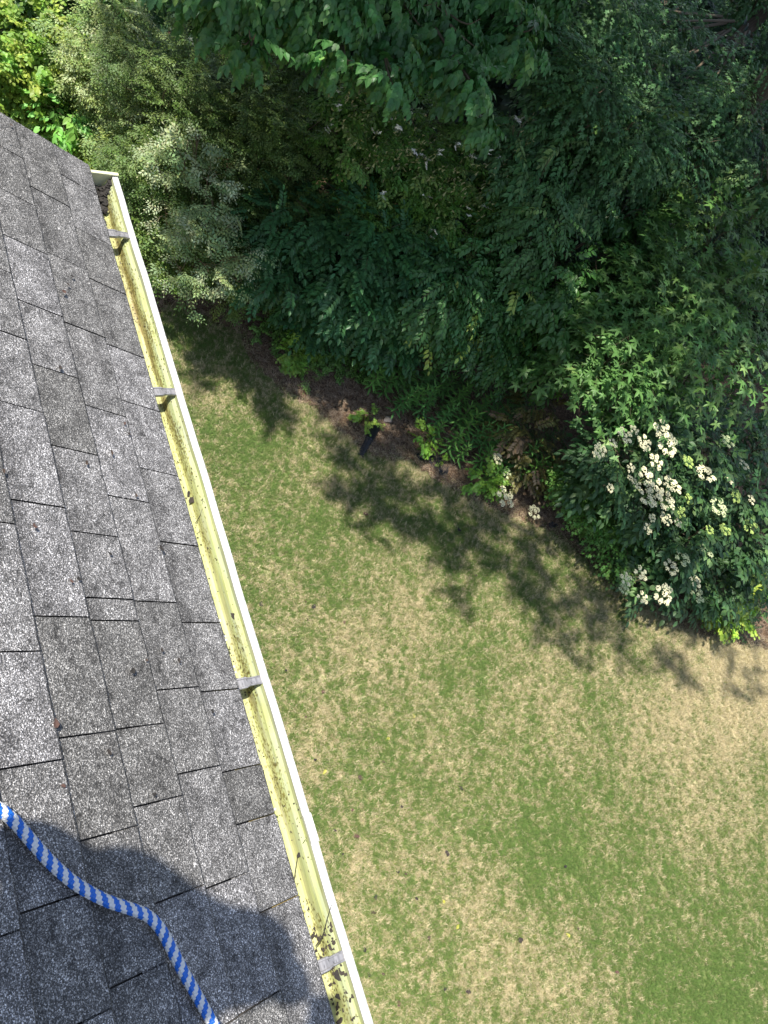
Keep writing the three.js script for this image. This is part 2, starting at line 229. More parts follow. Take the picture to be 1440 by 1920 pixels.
// a plant: stems from its base into the blobs of its crown, sprigs through the outer part of each blob
function plant(name, { label, category, group, base, blobs, kind, color, alt, density = 600, size = 1, droop = 0.2, seed = 1, stemR = 0.025, pieces = 0, clump = 6, rough = 0.5, trans = 0.3, lump = 0.5, stemName = 'stem', keep, face = 0.8, trunk, gain = 2.05 }) {
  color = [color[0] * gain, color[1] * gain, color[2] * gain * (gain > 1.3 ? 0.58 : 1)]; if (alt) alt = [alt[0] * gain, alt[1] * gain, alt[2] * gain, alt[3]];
  const R = rng(seed * 7919 + 13), B = V(...base), g = thing(name, B); tag(g, label, category, group);
  const list = [[], [], []], K = KIND[kind];
  const subs = [];
  for (const b of blobs) {
    const c = V(b[0], b[1], b[2]), r = b[3], fl = b[4] ?? 0.8;
    for (let i = 0; i < clump; i++) {
      const d = V(R() * 2 - 1, R() * 2 - 1, R() * 2 - 1).normalize(), q = r * (0.35 + 0.45 * R()), rr = r * lump * (0.7 + 0.6 * R());
      subs.push({ c: c.clone().add(V(d.x * q, d.y * q * fl, d.z * q)), r: rr, fl, big: c, br: r, dens: b[5] ?? 1 });
    }
  }
  for (const s of subs) {
    const n = Math.round(density * s.r * s.r * s.dens * (0.75 + 0.5 * R()));
    for (let i = 0; i < n; i++) {
      const d = V(R() * 2 - 1, R() * 2 - 1, R() * 2 - 1); if (d.lengthSq() > 1 || d.lengthSq() < 0.01) { i--; continue; } d.normalize();
      const rr = s.r * (1 - 0.55 * R() * R()) * (1 + 0.45 * noise(d.x * 2 + s.c.x * 3, d.y * 2 + s.c.y * 3, d.z * 2));
      const p = V(s.c.x + d.x * rr, s.c.y + d.y * rr * s.fl, s.c.z + d.z * rr); if (p.y < 0.05 + 0.06 * R()) continue;
      if (keep && !keep(p)) continue;
      const out = p.clone().sub(s.big).normalize().multiplyScalar(0.6).add(d.clone().multiplyScalar(0.6)); out.y *= 0.5;
      const dir = out.clone().add(V((R() - 0.5) * 0.9, -droop + (R() - 0.5) * 0.5, (R() - 0.5) * 0.9)).normalize();
      const nz = UP.clone().multiplyScalar(face).add(out.clone().multiplyScalar(0.5)).add(V((R() - 0.5) * 0.6, (R() - 0.5) * 0.6, (R() - 0.5) * 0.6));
      const x = dir.clone().cross(nz).normalize(), z = x.clone().cross(dir).normalize(), sc = size * (0.75 + 0.5 * R());
      const m = new M4().makeBasis(x.multiplyScalar(sc), dir.clone().multiplyScalar(sc), z.multiplyScalar(sc)).setPosition(p.clone().sub(B));
      const t = 0.8 + 0.4 * R() + 0.25 * noise(p.x * 1.7, p.y * 1.7, p.z * 1.7), a = alt && R() < alt[3] ? alt : null;
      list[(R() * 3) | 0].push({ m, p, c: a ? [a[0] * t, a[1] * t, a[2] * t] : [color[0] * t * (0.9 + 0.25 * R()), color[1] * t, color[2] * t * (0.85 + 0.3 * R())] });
    }
  }
  // leaves that show largest are single leaves; the others are joined
  if (pieces) {
    const all = []; list.forEach((l, k) => l.forEach((s) => all.push([s.p.distanceTo(CAM) + (frustum.containsPoint(s.p) ? 0 : 100), k, s]))); all.sort((a, b) => a[0] - b[0]);
    const mats = [0.75, 0.9, 1.05, 1.25].map((t) => leafMat([color[0] * t * 1.05, color[1] * t, color[2] * t], rough, trans)); let n = 0; const gone = new Set();
    for (const [, k, s] of all) {
      const L = SPRIG[kind][k].leaves; if (n + L.length > pieces) break; n += L.length; gone.add(s);
      for (const l of L) { const o = part('leaf', ONELEAF[kind], mats[clamp(((l.tone * 0.5 + s.c[1] / color[1] * 0.5 - 0.65) * 5.7) | 0, 0, 3)], g); o.applyMatrix4(new M4().multiplyMatrices(s.m, l.m)); }
      const tw = new Geo(), w = 0.0009; for (const [a, b, c] of SPRIG[kind][k].twig) for (const [p, q] of [[a, b], [b, c]]) tw.quad([p[0] - w, p[1], p[2]], [p[0] + w, p[1], p[2]], [q[0] + w, q[1], q[2]], [q[0] - w, q[1], q[2]], [1, 1, 1]);
      const tg = tw.build(); tg.applyMatrix4(s.m); (g.userData.tw ??= []).push(tg);
    }
    list.forEach((l, k) => { list[k] = l.filter((s) => !gone.has(s)); });
  }
  list.forEach((l, k) => {
    if (!l.length) return;
    const im = new THREE.InstancedMesh(FOLI[kind][k], leafMat([1, 1, 1], rough, trans), l.length), c = new THREE.Color(); im.name = 'foliage'; im.userData.kind = 'stuff'; im.castShadow = im.receiveShadow = true;
    l.forEach((s, i) => { im.setMatrixAt(i, s.m); im.setColorAt(i, c.setRGB(...s.c)); }); g.add(im);
  });
  const stems = g.userData.tw ?? []; delete g.userData.tw;
  if (stemR) for (const b of blobs) {
    const top = V(b[0], b[1], b[2]).sub(B), side = V((R() - 0.5) * 0.5, 0, (R() - 0.5) * 0.5), from = trunk ? trunk(V(b[0], b[1], b[2])).sub(B) : V((R() - 0.5) * 0.25, 0, (R() - 0.5) * 0.25);
    const mid = from.clone().lerp(top, 0.5).add(side.multiplyScalar(0.6)).add(V(0, trunk ? 0 : 0.15, 0));
    stems.push(limb([from, mid, top], stemR, stemR * 0.3, 5));
    for (let k = 0; k < 3; k++) { const d = V(R() - 0.5, R() - 0.3, R() - 0.5).normalize().multiplyScalar(b[3] * 0.8); stems.push(limb([mid.clone().lerp(top, 0.5 + 0.2 * k), top.clone().add(d.clone().multiplyScalar(0.5)), top.clone().add(d)], stemR * 0.35, stemR * 0.1, 4)); }
  }
  if (stems.length) { const ni = stems.map((s) => (s.index ? s.toNonIndexed() : s)); part(stemName, mergeGeometries(ni), stemMat, g); }
  return g;
}
// ---------------------------------------------------------------- tall trees whose crowns stand above the frame and shade the bank
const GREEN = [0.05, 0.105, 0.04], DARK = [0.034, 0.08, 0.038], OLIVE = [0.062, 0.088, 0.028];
function tallTree(name, label, base, lean, blobs, seed, extra = {}) {
  const top = V(...base).add(V(...lean));
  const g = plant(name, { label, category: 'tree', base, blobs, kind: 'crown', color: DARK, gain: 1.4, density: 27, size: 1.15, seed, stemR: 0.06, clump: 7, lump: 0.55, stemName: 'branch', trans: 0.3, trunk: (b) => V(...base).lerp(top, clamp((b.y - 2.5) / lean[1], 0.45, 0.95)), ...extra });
  const tr = part('trunk', limb([V(0, -0.1, 0), V(lean[0] * 0.25 + 0.15, lean[1] * 0.3, lean[2] * 0.2), V(lean[0] * 0.6, lean[1] * 0.65, lean[2] * 0.55), V(...lean)], 0.22, 0.08, 10), barkMat, g);
  return g;
}
tallTree('hardwood_tree', 'tall hardwood tree behind the white-flowered privet with its crown above the picture', [6.6, 0, -11.5], [-2.2, 11, 3.2], [[0.113,10.8,-10.111,0.9,0.5,0.74],[0.499,10.8,-9.432,0.9,0.5,0.74],[1.112,10.8,-9.685,0.8,0.5,0.74],[-0.048,10.8,-10.72,0.65,0.5,0.74],[-0.563,9.8,-7.344,0.35,0.5,0.30],[0.201,10.2,-7.435,0.7,0.5,0.59],[0.681,10,-6.692,0.6,0.5,0.59],[0.917,9.8,-5.974,0.4,0.5,0.41],[1.261,10.4,-6.898,0.7,0.5,0.59],[0.66,10.6,-7.855,0.6,0.5,0.59],[1.304,10,-5.468,0.45,0.5,0.48],[1.719,10.2,-6.044,0.6,0.5,0.59],[4.2, 10.8, -6.6, 1.8, 0.6],[2.9,10.8,-7.6,1.3,0.6],[4.6, 11.5, -9, 2.4, 0.6],[3.0, 11.4, -9.4, 1.5, 0.6]], 3);
tallTree('hardwood_tree', 'tall hardwood tree behind the star-leaved sapling with its crown above the picture', [11.5, 0, -8], [-3.4, 11.5, 2.6], [[2.158,10,-5.372,0.7,0.5,0.59],[1.695,9.8,-4.747,0.35,0.5,0.41],[2.445,10.1,-4.675,0.6,0.5,0.59],[2.54,9.8,-4.017,0.35,0.5,0.48],[3.056,10,-4.239,0.6,0.5,0.59],[3.559,10,-3.656,0.6,0.5,0.59],[2.969,9.7,-3.453,0.3,0.5,0.41],[3.63,9.9,-2.984,0.5,0.5,0.53],[4.447,10,-2.948,0.5,0.5,0.53],[5.248,9.9,-2.564,0.4,0.5,0.48],[6.14,9.9,-2.288,0.4,0.5,0.41],[6.877,9.9,-1.996,0.4,0.5,0.41],[5.8, 10.8, -5.2, 1.5, 0.6, 0.6], [7.6, 10.8, -4.4, 1.5, 0.55, 0.5], [9.4, 11, -4.4, 1.4, 0.55, 0.45], [7.6, 11.6, -6.6, 2.4, 0.6, 0.8], [10.6, 11, -5.4, 2, 0.6, 0.7]], 4);
tallTree('hardwood_tree', 'tall hardwood tree deep in the woods at the right with its crown above the picture', [16, 0, -10], [-1.5, 12, 2], [[12.6, 11, -6, 2.8, 0.6], [14.8, 11.5, -8.4, 3, 0.6], [12, 12, -9.4, 3, 0.6], [9.6, 12, -10, 2.6, 0.6], [14, 11, -4, 2.4, 0.6]], 5);
tallTree('hardwood_tree', 'tall hardwood tree deep in the woods behind the heart-leaved tree', [8, 0, -16], [-1, 12, 1], [[7.4, 11.5, -12.6, 2.8, 0.6], [9.4, 12, -15, 3, 0.6], [5.6, 12, -15, 2.6, 0.6], [11, 12, -13, 2.6, 0.6]], 6);

tallTree('hardwood_tree', 'tall hardwood tree beyond the bright vines at the far top left', [0.5, 0, -17], [-2, 11.5, 2.5], [[-1.944,10.5,-14.375,1.2,0.6],[-0.978,10.5,-14.984,1.2,0.6],[-0.136,10.2,-14.807,0.9,0.5],[-2.734,10.5,-13.858,1.3,0.6],[-1.332,11,-16.34,1.6,0.6]], 7);
plant('dark_shrub', { label: 'shaded shrub behind the bright vines at the very top left', category: 'shrub', base: [2.2, 0, -12.9], kind: 'broad', color: DARK, density: 300, droop: 0.2, face: 1.2, seed: 61, stemR: 0.02, blobs: [[1.508,1.6,-10.182,0.6],[2.083,1.7,-10.348,0.6],[1.994,1.2,-10.582,0.45],[2.463,1.6,-10.224,0.5],[2.52,2.2,-9.768,0.5],[1.283,1.2,-10.487,0.5]] });
// ---------------------------------------------------------------- top: heart-leaved branches, dark trees at the right
plant('heart_leaved_tree', { label: 'heart-leaved tree drooping large blue-green leaves along the top edge', category: 'tree', base: [5.2, 0, -9.8], kind: 'heart', color: [0.034, 0.1, 0.042], alt: [0.1, 0.19, 0.05, 0.07], density: 560, size: 0.72, droop: 0.6, seed: 11, stemR: 0.035, pieces: 300, lump: 0.55, stemName: 'branch', trunk: () => V(4.426,4.2,-9.731), rough: 0.45,
  blobs: [[2.399,4.1,-6.162,0.16,0.8,1.2],[3.23,4.2,-6.105,0.18,0.8,1.2],[3.687,4.2,-5.95,0.18,0.8,1.2],[4.633,4.3,-6.074,0.22,0.8,1.2],[4.849,4.1,-5.881,0.12,0.8,1.4],[2.232,4.3,-6.636,0.38],[2.042,4.3,-6.978,0.38],[2.754,4.4,-6.831,0.42],[2.31,4.2,-6.469,0.21,0.8,1.3],[3.13,4.4,-6.686,0.42],[3.671,4.5,-6.891,0.42],[4.122,4.4,-6.819,0.42],[3.942,4.2,-6.425,0.27],[4.738,4.5,-7.304,0.42],[4.728,4.35,-6.778,0.36],[5.595,4.4,-7.427,0.38],[5.767,4.3,-7.011,0.34],[6.669,4.4,-8.202,0.38],[3.586,4.4,-7.645,0.51],[4.913,4.5,-8.163,0.51],[6.735,4.4,-9.15,0.51]] });
plant('maple_tree', { label: 'dark small-leaved maple filling the top right corner above a leaning trunk', category: 'tree', base: [13.5, 0, -9.5], kind: 'tri', gain: 2.5, color: [0.035, 0.088, 0.05], alt: [0.075, 0.13, 0.04, 0.06], density: 300, size: 1.1, droop: 0.3, face: 1.5, seed: 12, stemR: 0.03, pieces: 200, lump: 0.5, stemName: 'branch', trunk: (b) => V(14.635,3.6,-11.286).lerp(b, 0.2),
  blobs: [[8.056,4.1,-8.158,0.7],[10.005,4.1,-9.025,0.7],[8.769,3.9,-7.79,0.65],[9.983,4,-7.656,0.6],[11.671,4.1,-8.567,0.5],[10.176,4,-6.939,0.6],[8.85,3.9,-6.477,0.5],[7.286,3.9,-7.097,0.6],[7.747,3.7,-6.586,0.55],[7.842,4.2,-8.794,0.7],[14.279,4.2,-11.218,0.7],[10.155,4,-6.001,0.45],[15.085,3.1,-12.143,0.8],[17.199,2.9,-12.594,0.8],[12.717,3.1,-10.609,0.7],[15.504,3,-10.466,0.8],[16.303,3.2,-13.832,0.9],[11.677,3.2,-11,0.7]] });
{ const g = scene.getObjectByName('maple_tree'), B = g.position; part('trunk', limb([V(9.688,0,-7.228), V(12.281,2.2,-9.57), V(13.466,3,-10.374), V(14.574,3.9,-11.072), V(15.31,5,-11.488)].map((p, i) => (i ? p : V(13.122,0.2,-10.575)).clone().sub(B)), 0.17, 0.12, 10), barkMat, g); }
plant('vine_tree', { label: 'dark drooping tree between the flowering privet and the star-leaved sapling', category: 'tree', base: [9.3, 0, -7.6], kind: 'lance', gain: 2.5, color: [0.035, 0.085, 0.042], alt: [0.085, 0.14, 0.04, 0.05], density: 380, droop: 0.5, face: 1.2, seed: 13, stemR: 0.03, pieces: 200, lump: 0.55, stemName: 'branch',
  blobs: [[7.363,3.5,-7.619,0.5],[7.18,3.4,-6.818,0.55],[8.174,3.4,-7.118,0.5],[8.796,3.6,-7.535,0.5],[6.733,3.1,-6.419,0.5],[7.748,3.1,-6.486,0.5],[9.058,3.3,-6.784,0.45],[6.461,3.2,-6.904,0.4],[9.526,3.2,-6.447,0.4],[6.693,2.8,-5.909,0.5]] });

// ---------------------------------------------------------------- privets and broad shrubs on the bank
plant('privet_shrub', { label: 'flowering privet with sprays of tiny white blossom in the shade', category: 'shrub', base: [6.6, 0, -8.9], kind: 'ligust', color: [0.06, 0.13, 0.035], alt: [0.12, 0.18, 0.045, 0.15], density: 520, droop: 0.15, seed: 14, stemR: 0.03, pieces: 0, lump: 0.5,
  blobs: [[4.295,2.7,-7.133,0.55],[4.956,2.8,-7.423,0.55],[4.756,2.5,-6.922,0.55],[5.429,2.7,-7.09,0.55],[6.095,2.8,-7.388,0.5],[6.012,2.6,-6.749,0.55],[5.411,2.3,-6.702,0.55],[6.968,2.6,-7.193,0.5],[6.607,2.4,-6.575,0.5],[4.517,2.1,-6.785,0.5],[4.366,2.8,-7.646,0.5],[5.94,2.2,-6.416,0.45]] });
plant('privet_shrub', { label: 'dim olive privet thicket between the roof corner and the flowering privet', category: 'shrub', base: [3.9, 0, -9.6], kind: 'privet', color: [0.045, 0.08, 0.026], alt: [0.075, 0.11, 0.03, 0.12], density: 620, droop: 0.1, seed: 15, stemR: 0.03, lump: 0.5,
  blobs: [[2.383,2.3,-7.694,0.55],[2.958,2.5,-7.756,0.6],[3.636,2.5,-7.839,0.6],[3.92,2.4,-7.317,0.55],[3.36,2.1,-7.377,0.6],[2.896,2,-7.488,0.55],[2.401,1.7,-7.479,0.5],[3.787,1.8,-7.081,0.5],[3.285,1.6,-7.045,0.5],[4.241,2.7,-8.199,0.5],[2.311,2.4,-8.223,0.5],[2.68,1.5,-7.15,0.5],[3.656,2.7,-8.126,0.5],[4.014,1.7,-7.674,0.5],[4.346,1.9,-7.328,0.45],[4.212,1.4,-7.009,0.4],[3.974,1.2,-7.455,0.45],[3.814,1,-7.451,0.4],[4.175,1.5,-7.359,0.45]] });
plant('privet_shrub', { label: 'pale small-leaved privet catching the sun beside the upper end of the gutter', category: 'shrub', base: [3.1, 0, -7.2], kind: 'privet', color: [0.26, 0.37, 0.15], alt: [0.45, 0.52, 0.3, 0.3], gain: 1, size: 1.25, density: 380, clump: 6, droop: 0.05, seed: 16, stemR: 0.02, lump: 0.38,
  blobs: [[2.484,2.2,-6.939,0.3],[2.6,2.4,-7.013,0.16],[2.159,2.2,-6.92,0.14],[2.76,2.1,-6.857,0.25],[2.467,1.9,-6.472,0.25],[2.233,1.9,-6.481,0.2],[2.751,1.8,-6.292,0.3],[2.978,1.7,-6.096,0.26],[2.667,1.6,-6.009,0.28],[2.385,1.5,-6.003,0.18],[3.104,1.4,-5.982,0.2],[2.514,1.2,-5.853,0.12],[2.839,1.9,-6.597,0.2]] });
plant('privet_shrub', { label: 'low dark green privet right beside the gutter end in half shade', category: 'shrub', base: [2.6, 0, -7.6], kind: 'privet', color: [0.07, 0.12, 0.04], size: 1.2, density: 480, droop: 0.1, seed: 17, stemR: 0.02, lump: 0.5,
  blobs: [[2.259,1.2,-7.234,0.45],[2.443,1.1,-6.854,0.45],[2.652,0.9,-6.727,0.4],[2.229,1.2,-7.655,0.4],[3.331,1.2,-7.019,0.35],[3.482,0.8,-6.62,0.35],[2.626,1.3,-7.523,0.45]] });
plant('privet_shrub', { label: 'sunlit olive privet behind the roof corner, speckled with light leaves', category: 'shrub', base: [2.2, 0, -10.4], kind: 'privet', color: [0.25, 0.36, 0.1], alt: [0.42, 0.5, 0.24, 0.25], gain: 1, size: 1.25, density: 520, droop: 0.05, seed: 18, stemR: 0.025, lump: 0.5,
  blobs: [[1.978,1.9,-8.97,0.32],[2.137,1.8,-8.785,0.4],[2.183,1.4,-8.846,0.36],[2.348,1.8,-8.479,0.45],[2.383,1.3,-8.505,0.42],[2.546,1.5,-8.259,0.4],[2.156,2.4,-8.922,0.3],[2.456,2.1,-8.663,0.36],[2.483,1.1,-8.205,0.36]] });
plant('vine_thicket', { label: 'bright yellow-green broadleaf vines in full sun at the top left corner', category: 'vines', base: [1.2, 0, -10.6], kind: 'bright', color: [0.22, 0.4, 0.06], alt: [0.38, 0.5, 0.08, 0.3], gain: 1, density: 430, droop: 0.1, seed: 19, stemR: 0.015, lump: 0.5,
  blobs: [[1.251,1.4,-9.61,0.45],[1.417,1.2,-9.459,0.45],[1.586,0.9,-9.225,0.45],[1.271,1,-9.209,0.4],[1.761,0.7,-9.032,0.4],[1.971,0.6,-8.717,0.4],[1.473,0.6,-9.136,0.4],[2.185,0.6,-8.474,0.35],[0.989,1.2,-9.337,0.5],[2.401,0.6,-8.229,0.3],[1.802,0.9,-9.373,0.38],[1.62,1.4,-9.347,0.35],[1.432,1.6,-9.393,0.4],[1.926,0.8,-8.95,0.35],[2.148,0.7,-8.685,0.35],[1.089,0.7,-9.073,0.4],[1.7,1.6,-9.572,0.35],[1.852,1.2,-9.486,0.38],[1.951,0.9,-9.313,0.35],[1.671,1,-9.406,0.4]] });
plant('tall_weed', { label: 'large-leaved pokeweed standing in the bright vines by the rake edge', category: 'weed', base: [2.041,0,-10.039], kind: 'broad', color: [0.1, 0.24, 0.08], density: 700, size: 1.1, droop: 0.1, seed: 20, stemR: 0.01, blobs: [[1.618,1.2,-8.727,0.18],[1.695,1.1,-8.593,0.14]], clump: 3 });
plant('wisteria_thicket', { label: 'dark blue-green thicket of pinnate leaves above the bare mulch', category: 'shrub', base: [4.9, 0, -7.0], kind: 'pinnate', color: [0.03, 0.086, 0.05], alt: [0.05, 0.12, 0.045, 0.1], density: 300, droop: 0.2, face: 1.4, seed: 21, stemR: 0.02, pieces: 300, lump: 0.55, rough: 0.42,
  blobs: [[3.659,1.7,-6.566,0.45],[4.133,1.9,-6.507,0.5],[3.897,1.5,-6.189,0.45],[4.382,1.7,-6.127,0.5],[4.767,2,-6.306,0.5],[4.921,1.7,-5.909,0.5],[4.639,1.2,-6.204,0.45],[5.323,2,-6.099,0.5],[5.035,1.2,-5.957,0.45],[4.14,0.9,-6.439,0.4],[3.63,1.2,-6.358,0.35],[4.53,0.7,-6.18,0.35],[5.547,0.9,-5.77,0.35]] });
plant('lance_leaved_shrub', { label: 'glossy dark shrub with a few yellowing hanging leaves at the middle of the bank', category: 'shrub', base: [6.7, 0, -6.2], kind: 'lance', color: [0.036, 0.098, 0.045], alt: [0.19, 0.26, 0.05, 0.035], density: 400, droop: 0.4, face: 1.3, seed: 22, stemR: 0.02, pieces: 300, lump: 0.55, rough: 0.42,
  blobs: [[5.47,2,-5.677,0.5],[5.993,2.2,-5.97,0.5],[5.852,1.7,-5.348,0.5],[6.377,2,-5.554,0.5],[5.593,1.4,-5.721,0.45],[6.562,1.5,-5.397,0.45],[6.132,1.2,-5.448,0.42],[6.861,2.2,-6.046,0.45],[6.99,1.8,-5.528,0.42],[7.028,1.1,-5.161,0.4],[5.692,2.1,-6.305,0.42],[7.387,1.4,-5.117,0.4]] });
plant('broadleaf_shrub', { label: 'dark broad-leaved shrub just left of the star-leaved sapling', category: 'shrub', base: [9.3, 0, -5.8], kind: 'broad', color: [0.034, 0.092, 0.036], density: 330, droop: 0.3, face: 1.3, seed: 23, stemR: 0.025, pieces: 300, lump: 0.55, rough: 0.4,
  blobs: [[7.226,2.1,-4.968,0.5],[7.715,2,-4.607,0.5],[7.033,2.4,-5.419,0.5],[7.758,2.4,-5.279,0.5],[8.614,2.6,-5.727,0.5],[7.417,1.6,-4.553,0.45],[8.497,2.2,-5.107,0.45],[8.458,2.8,-6.307,0.5],[6.962,2,-5.403,0.4]] });
plant('sweetgum_tree', { label: 'young tree with light green star-shaped leaves at the right edge', category: 'tree', base: [11.2, 0, -4.6], kind: 'star', gain: 1.6, color: [0.066, 0.15, 0.06], alt: [0.13, 0.22, 0.07, 0.22], density: 125, size: 1.4, droop: 0.12, face: 1.6, seed: 24, stemR: 0.03, pieces: 300, lump: 0.55, stemName: 'branch',
  blobs: [[9.999,3.2,-5.284,0.5],[9.308,3.3,-5.517,0.45],[8.777,3,-4.81,0.5],[9.594,3,-4.476,0.5],[8.28,2.9,-5.052,0.42],[7.94,2.7,-4.409,0.45],[8.574,2.8,-4.077,0.5],[9.357,2.8,-3.723,0.45],[7.622,2.5,-4.564,0.4],[7.681,2.3,-4.031,0.42],[8.257,2.4,-3.775,0.42],[10.666,3.5,-6.086,0.4],[10.817,3.8,-6.43,0.25],[7.358,2.1,-4.184,0.35],[9.917,3.4,-6.294,0.3],[8.201,2,-3.541,0.35],[7.931,1.9,-3.795,0.3]] });
plant('elderberry_bush', { label: 'elderberry bush covered in flat creamy flower heads at the right edge of the lawn', category: 'bush', base: [10.2, 0, -2.2], kind: 'elder', gain: 1.5, color: [0.04, 0.098, 0.055], alt: [0.08, 0.15, 0.05, 0.1], density: 330, droop: 0.08, face: 1.5, seed: 25, stemR: 0.025, pieces: 300, lump: 0.5,
  blobs: [[7.424,1.7,-3.198,0.42],[8.008,1.9,-3.111,0.45],[8.923,1.9,-2.955,0.45],[9.991,1.9,-2.869,0.45],[7.514,1.2,-2.908,0.38],[7.93,1.5,-2.694,0.45],[8.827,1.5,-2.511,0.45],[9.8,1.5,-2.313,0.45],[8.116,1,-2.358,0.4],[8.77,1.1,-1.964,0.45],[9.723,1.1,-1.737,0.45],[8.546,0.7,-1.683,0.42],[9.416,0.7,-1.364,0.42],[10.269,0.8,-1.259,0.42],[8.206,0.45,-1.643,0.3],[10.497,1.4,-2.012,0.45],[9.837,1.5,-3.506,0.4],[10.744,1.5,-3.448,0.42],[11.163,1.5,-2.924,0.42],[9.059,1.5,-3.648,0.4],[9.741,1.2,-2.08,0.4],[10.092,1.1,-1.859,0.35],[9.485,1.2,-2.246,0.4],[8.989,0.5,-1.313,0.32]] });
plant('nandina_shrub', { label: 'bronze brown pinnate-leaved shrub above the white flower heads on the edge', category: 'shrub', base: [7.643,0,-4.039], kind: 'pinnate', color: [0.07, 0.07, 0.035], alt: [0.14, 0.1, 0.06, 0.15], density: 330, droop: 0.3, seed: 26, stemR: 0.012, lump: 0.5, size: 0.85,
  blobs: [[6.972,0.8,-4.142,0.3],[7.291,0.7,-3.827,0.3],[7.122,0.45,-3.725,0.25],[7.634,0.4,-3.617,0.24],[7.186,1,-4.356,0.25]] });
plant('leafy_shrub', { label: 'small light green three-lobed shrub at the foot of the elderberry', category: 'shrub', base: [8.542,0,-2.537], kind: 'tri', color: [0.06, 0.145, 0.045], alt: [0.12, 0.21, 0.05, 0.12], density: 480, droop: 0.2, face: 1.2, seed: 27, stemR: 0.012, lump: 0.5, size: 0.9,
  blobs: [[7.81,0.6,-2.647,0.32],[8.095,0.6,-2.393,0.3],[8.052,0.4,-2.197,0.26],[7.681,0.6,-2.793,0.25],[7.683,0.7,-3.215,0.25],[7.608,0.5,-3.248,0.2]] });
plant('leafy_shrub', { label: 'bright yellow-green seedling clump in the sun below the elderberry', category: 'shrub', base: [10.252,0,-0.786], kind: 'bright', color: [0.16, 0.27, 0.05], alt: [0.24, 0.32, 0.06, 0.3], density: 520, droop: 0.1, face: 1.2, seed: 28, stemR: 0.01, lump: 0.5,
  blobs: [[9.658,0.35,-0.946,0.2],[10.217,0.5,-1.041,0.2],[10.323,0.25,-0.765,0.14],[10.668,0.6,-1.233,0.2],[10.026,0.25,-0.825,0.14]] });
plant('leafy_seedling', { label: 'small bright lobed seedling in the bare mulch, left of the black pipe end', category: 'weed', base: [4.311,0,-5.948], kind: 'bright', color: [0.1, 0.2, 0.045], density: 700, size: 0.8, face: 1.3, seed: 29, stemR: 0.006, blobs: [[4.163,0.25,-5.796,0.2],[4.351,0.3,-6.006,0.2]], clump: 4 });
plant('leafy_seedling', { label: 'small light green seedling directly above the end of the black pipe', category: 'weed', base: [5.142,0,-4.91], kind: 'bright', color: [0.14, 0.23, 0.07], density: 700, size: 0.75, face: 1.3, seed: 30, stemR: 0.006, blobs: [[5.017,0.2,-4.846,0.12],[4.957,0.15,-4.761,0.1]], clump: 4 });
plant('leafy_seedling', { label: 'round-leaved light seedling above the black plastic scrap', category: 'weed', base: [5.897,0,-4.495], kind: 'bright', color: [0.11, 0.22, 0.05], density: 700, size: 0.85, face: 1.3, seed: 31, stemR: 0.006, blobs: [[5.7,0.25,-4.422,0.15],[5.915,0.15,-4.145,0.09]], clump: 4 });
plant('leafy_seedling', { label: 'round-leaved seedling left of the two white flower heads on the edge', category: 'weed', base: [6.7,0,-3.628], kind: 'bright', color: [0.1, 0.21, 0.05], density: 700, size: 0.95, face: 1.3, seed: 32, stemR: 0.006, blobs: [[6.445,0.25,-3.628,0.15],[6.686,0.25,-3.576,0.14]], clump: 4 });
plant('leafy_seedling', { label: 'tiny weed alone in the bare mulch patch', category: 'weed', base: [4.438,0,-5.641], kind: 'privet', color: [0.09, 0.15, 0.05], density: 900, size: 0.9, face: 1.3, seed: 33, stemR: 0.005, blobs: [[4.365,0.12,-5.573,0.11]], clump: 3 });

// flower heads: 3 shapes of 5 to 7 domed lumps of tiny florets
const umbelGeos = [0, 1, 2, 3].map((s) => {
  const R = rng(500 + s), g = new Geo(), lumps = 5 + (s % 3);
  for (let l = 0; l <= lumps; l++) {
    const a = (l / lumps) * 6.283 + R() * 0.5, rr = l === lumps ? 0.012 : 0.054 + 0.02 * R(), cx = Math.cos(a) * rr, cy = Math.sin(a) * rr, cz = 0.012 * R() - rr * 0.25, lr0 = 0.023 + 0.008 * R();
    for (let f = 0; f < 44; f++) {
      const b = R() * 6.283, q = Math.sqrt(R()) * lr0, x = cx + Math.cos(b) * q, y = cy + Math.sin(b) * q, z = cz + Math.sqrt(Math.max(0, lr0 * lr0 - q * q)) * 0.4, w = 0.0046 + 0.0026 * R(), tw = R() * 3, t = 0.85 + 0.2 * R();
      const k = (i) => [x + Math.cos(tw + i * 1.571) * w, y + Math.sin(tw + i * 1.571) * w, z + (R() - 0.5) * 0.003];
      const top = [x, y, z + 0.0035]; const c4 = [k(0), k(1), k(2), k(3)]; for (let i = 0; i < 4; i++) g.tri(c4[i], c4[(i + 1) % 4], top, [t, t, t * 0.93]);
    }
    for (const w of [0.0012]) g.quad([0 - w, 0, -0.09], [w, 0, -0.09], [cx + w, cy, cz], [cx - w, cy, cz], [0.3, 0.45, 0.2]);
  }
  return g.build();
});
const umbelMats = [std(lin(0.86, 0.81, 0.56), 0.9, { vertexColors: true, side: THREE.DoubleSide }), std(lin(0.62, 0.68, 0.4), 0.9, { vertexColors: true, side: THREE.DoubleSide }), std(lin(0.42, 0.55, 0.16), 0.9, { vertexColors: true, side: THREE.DoubleSide })];
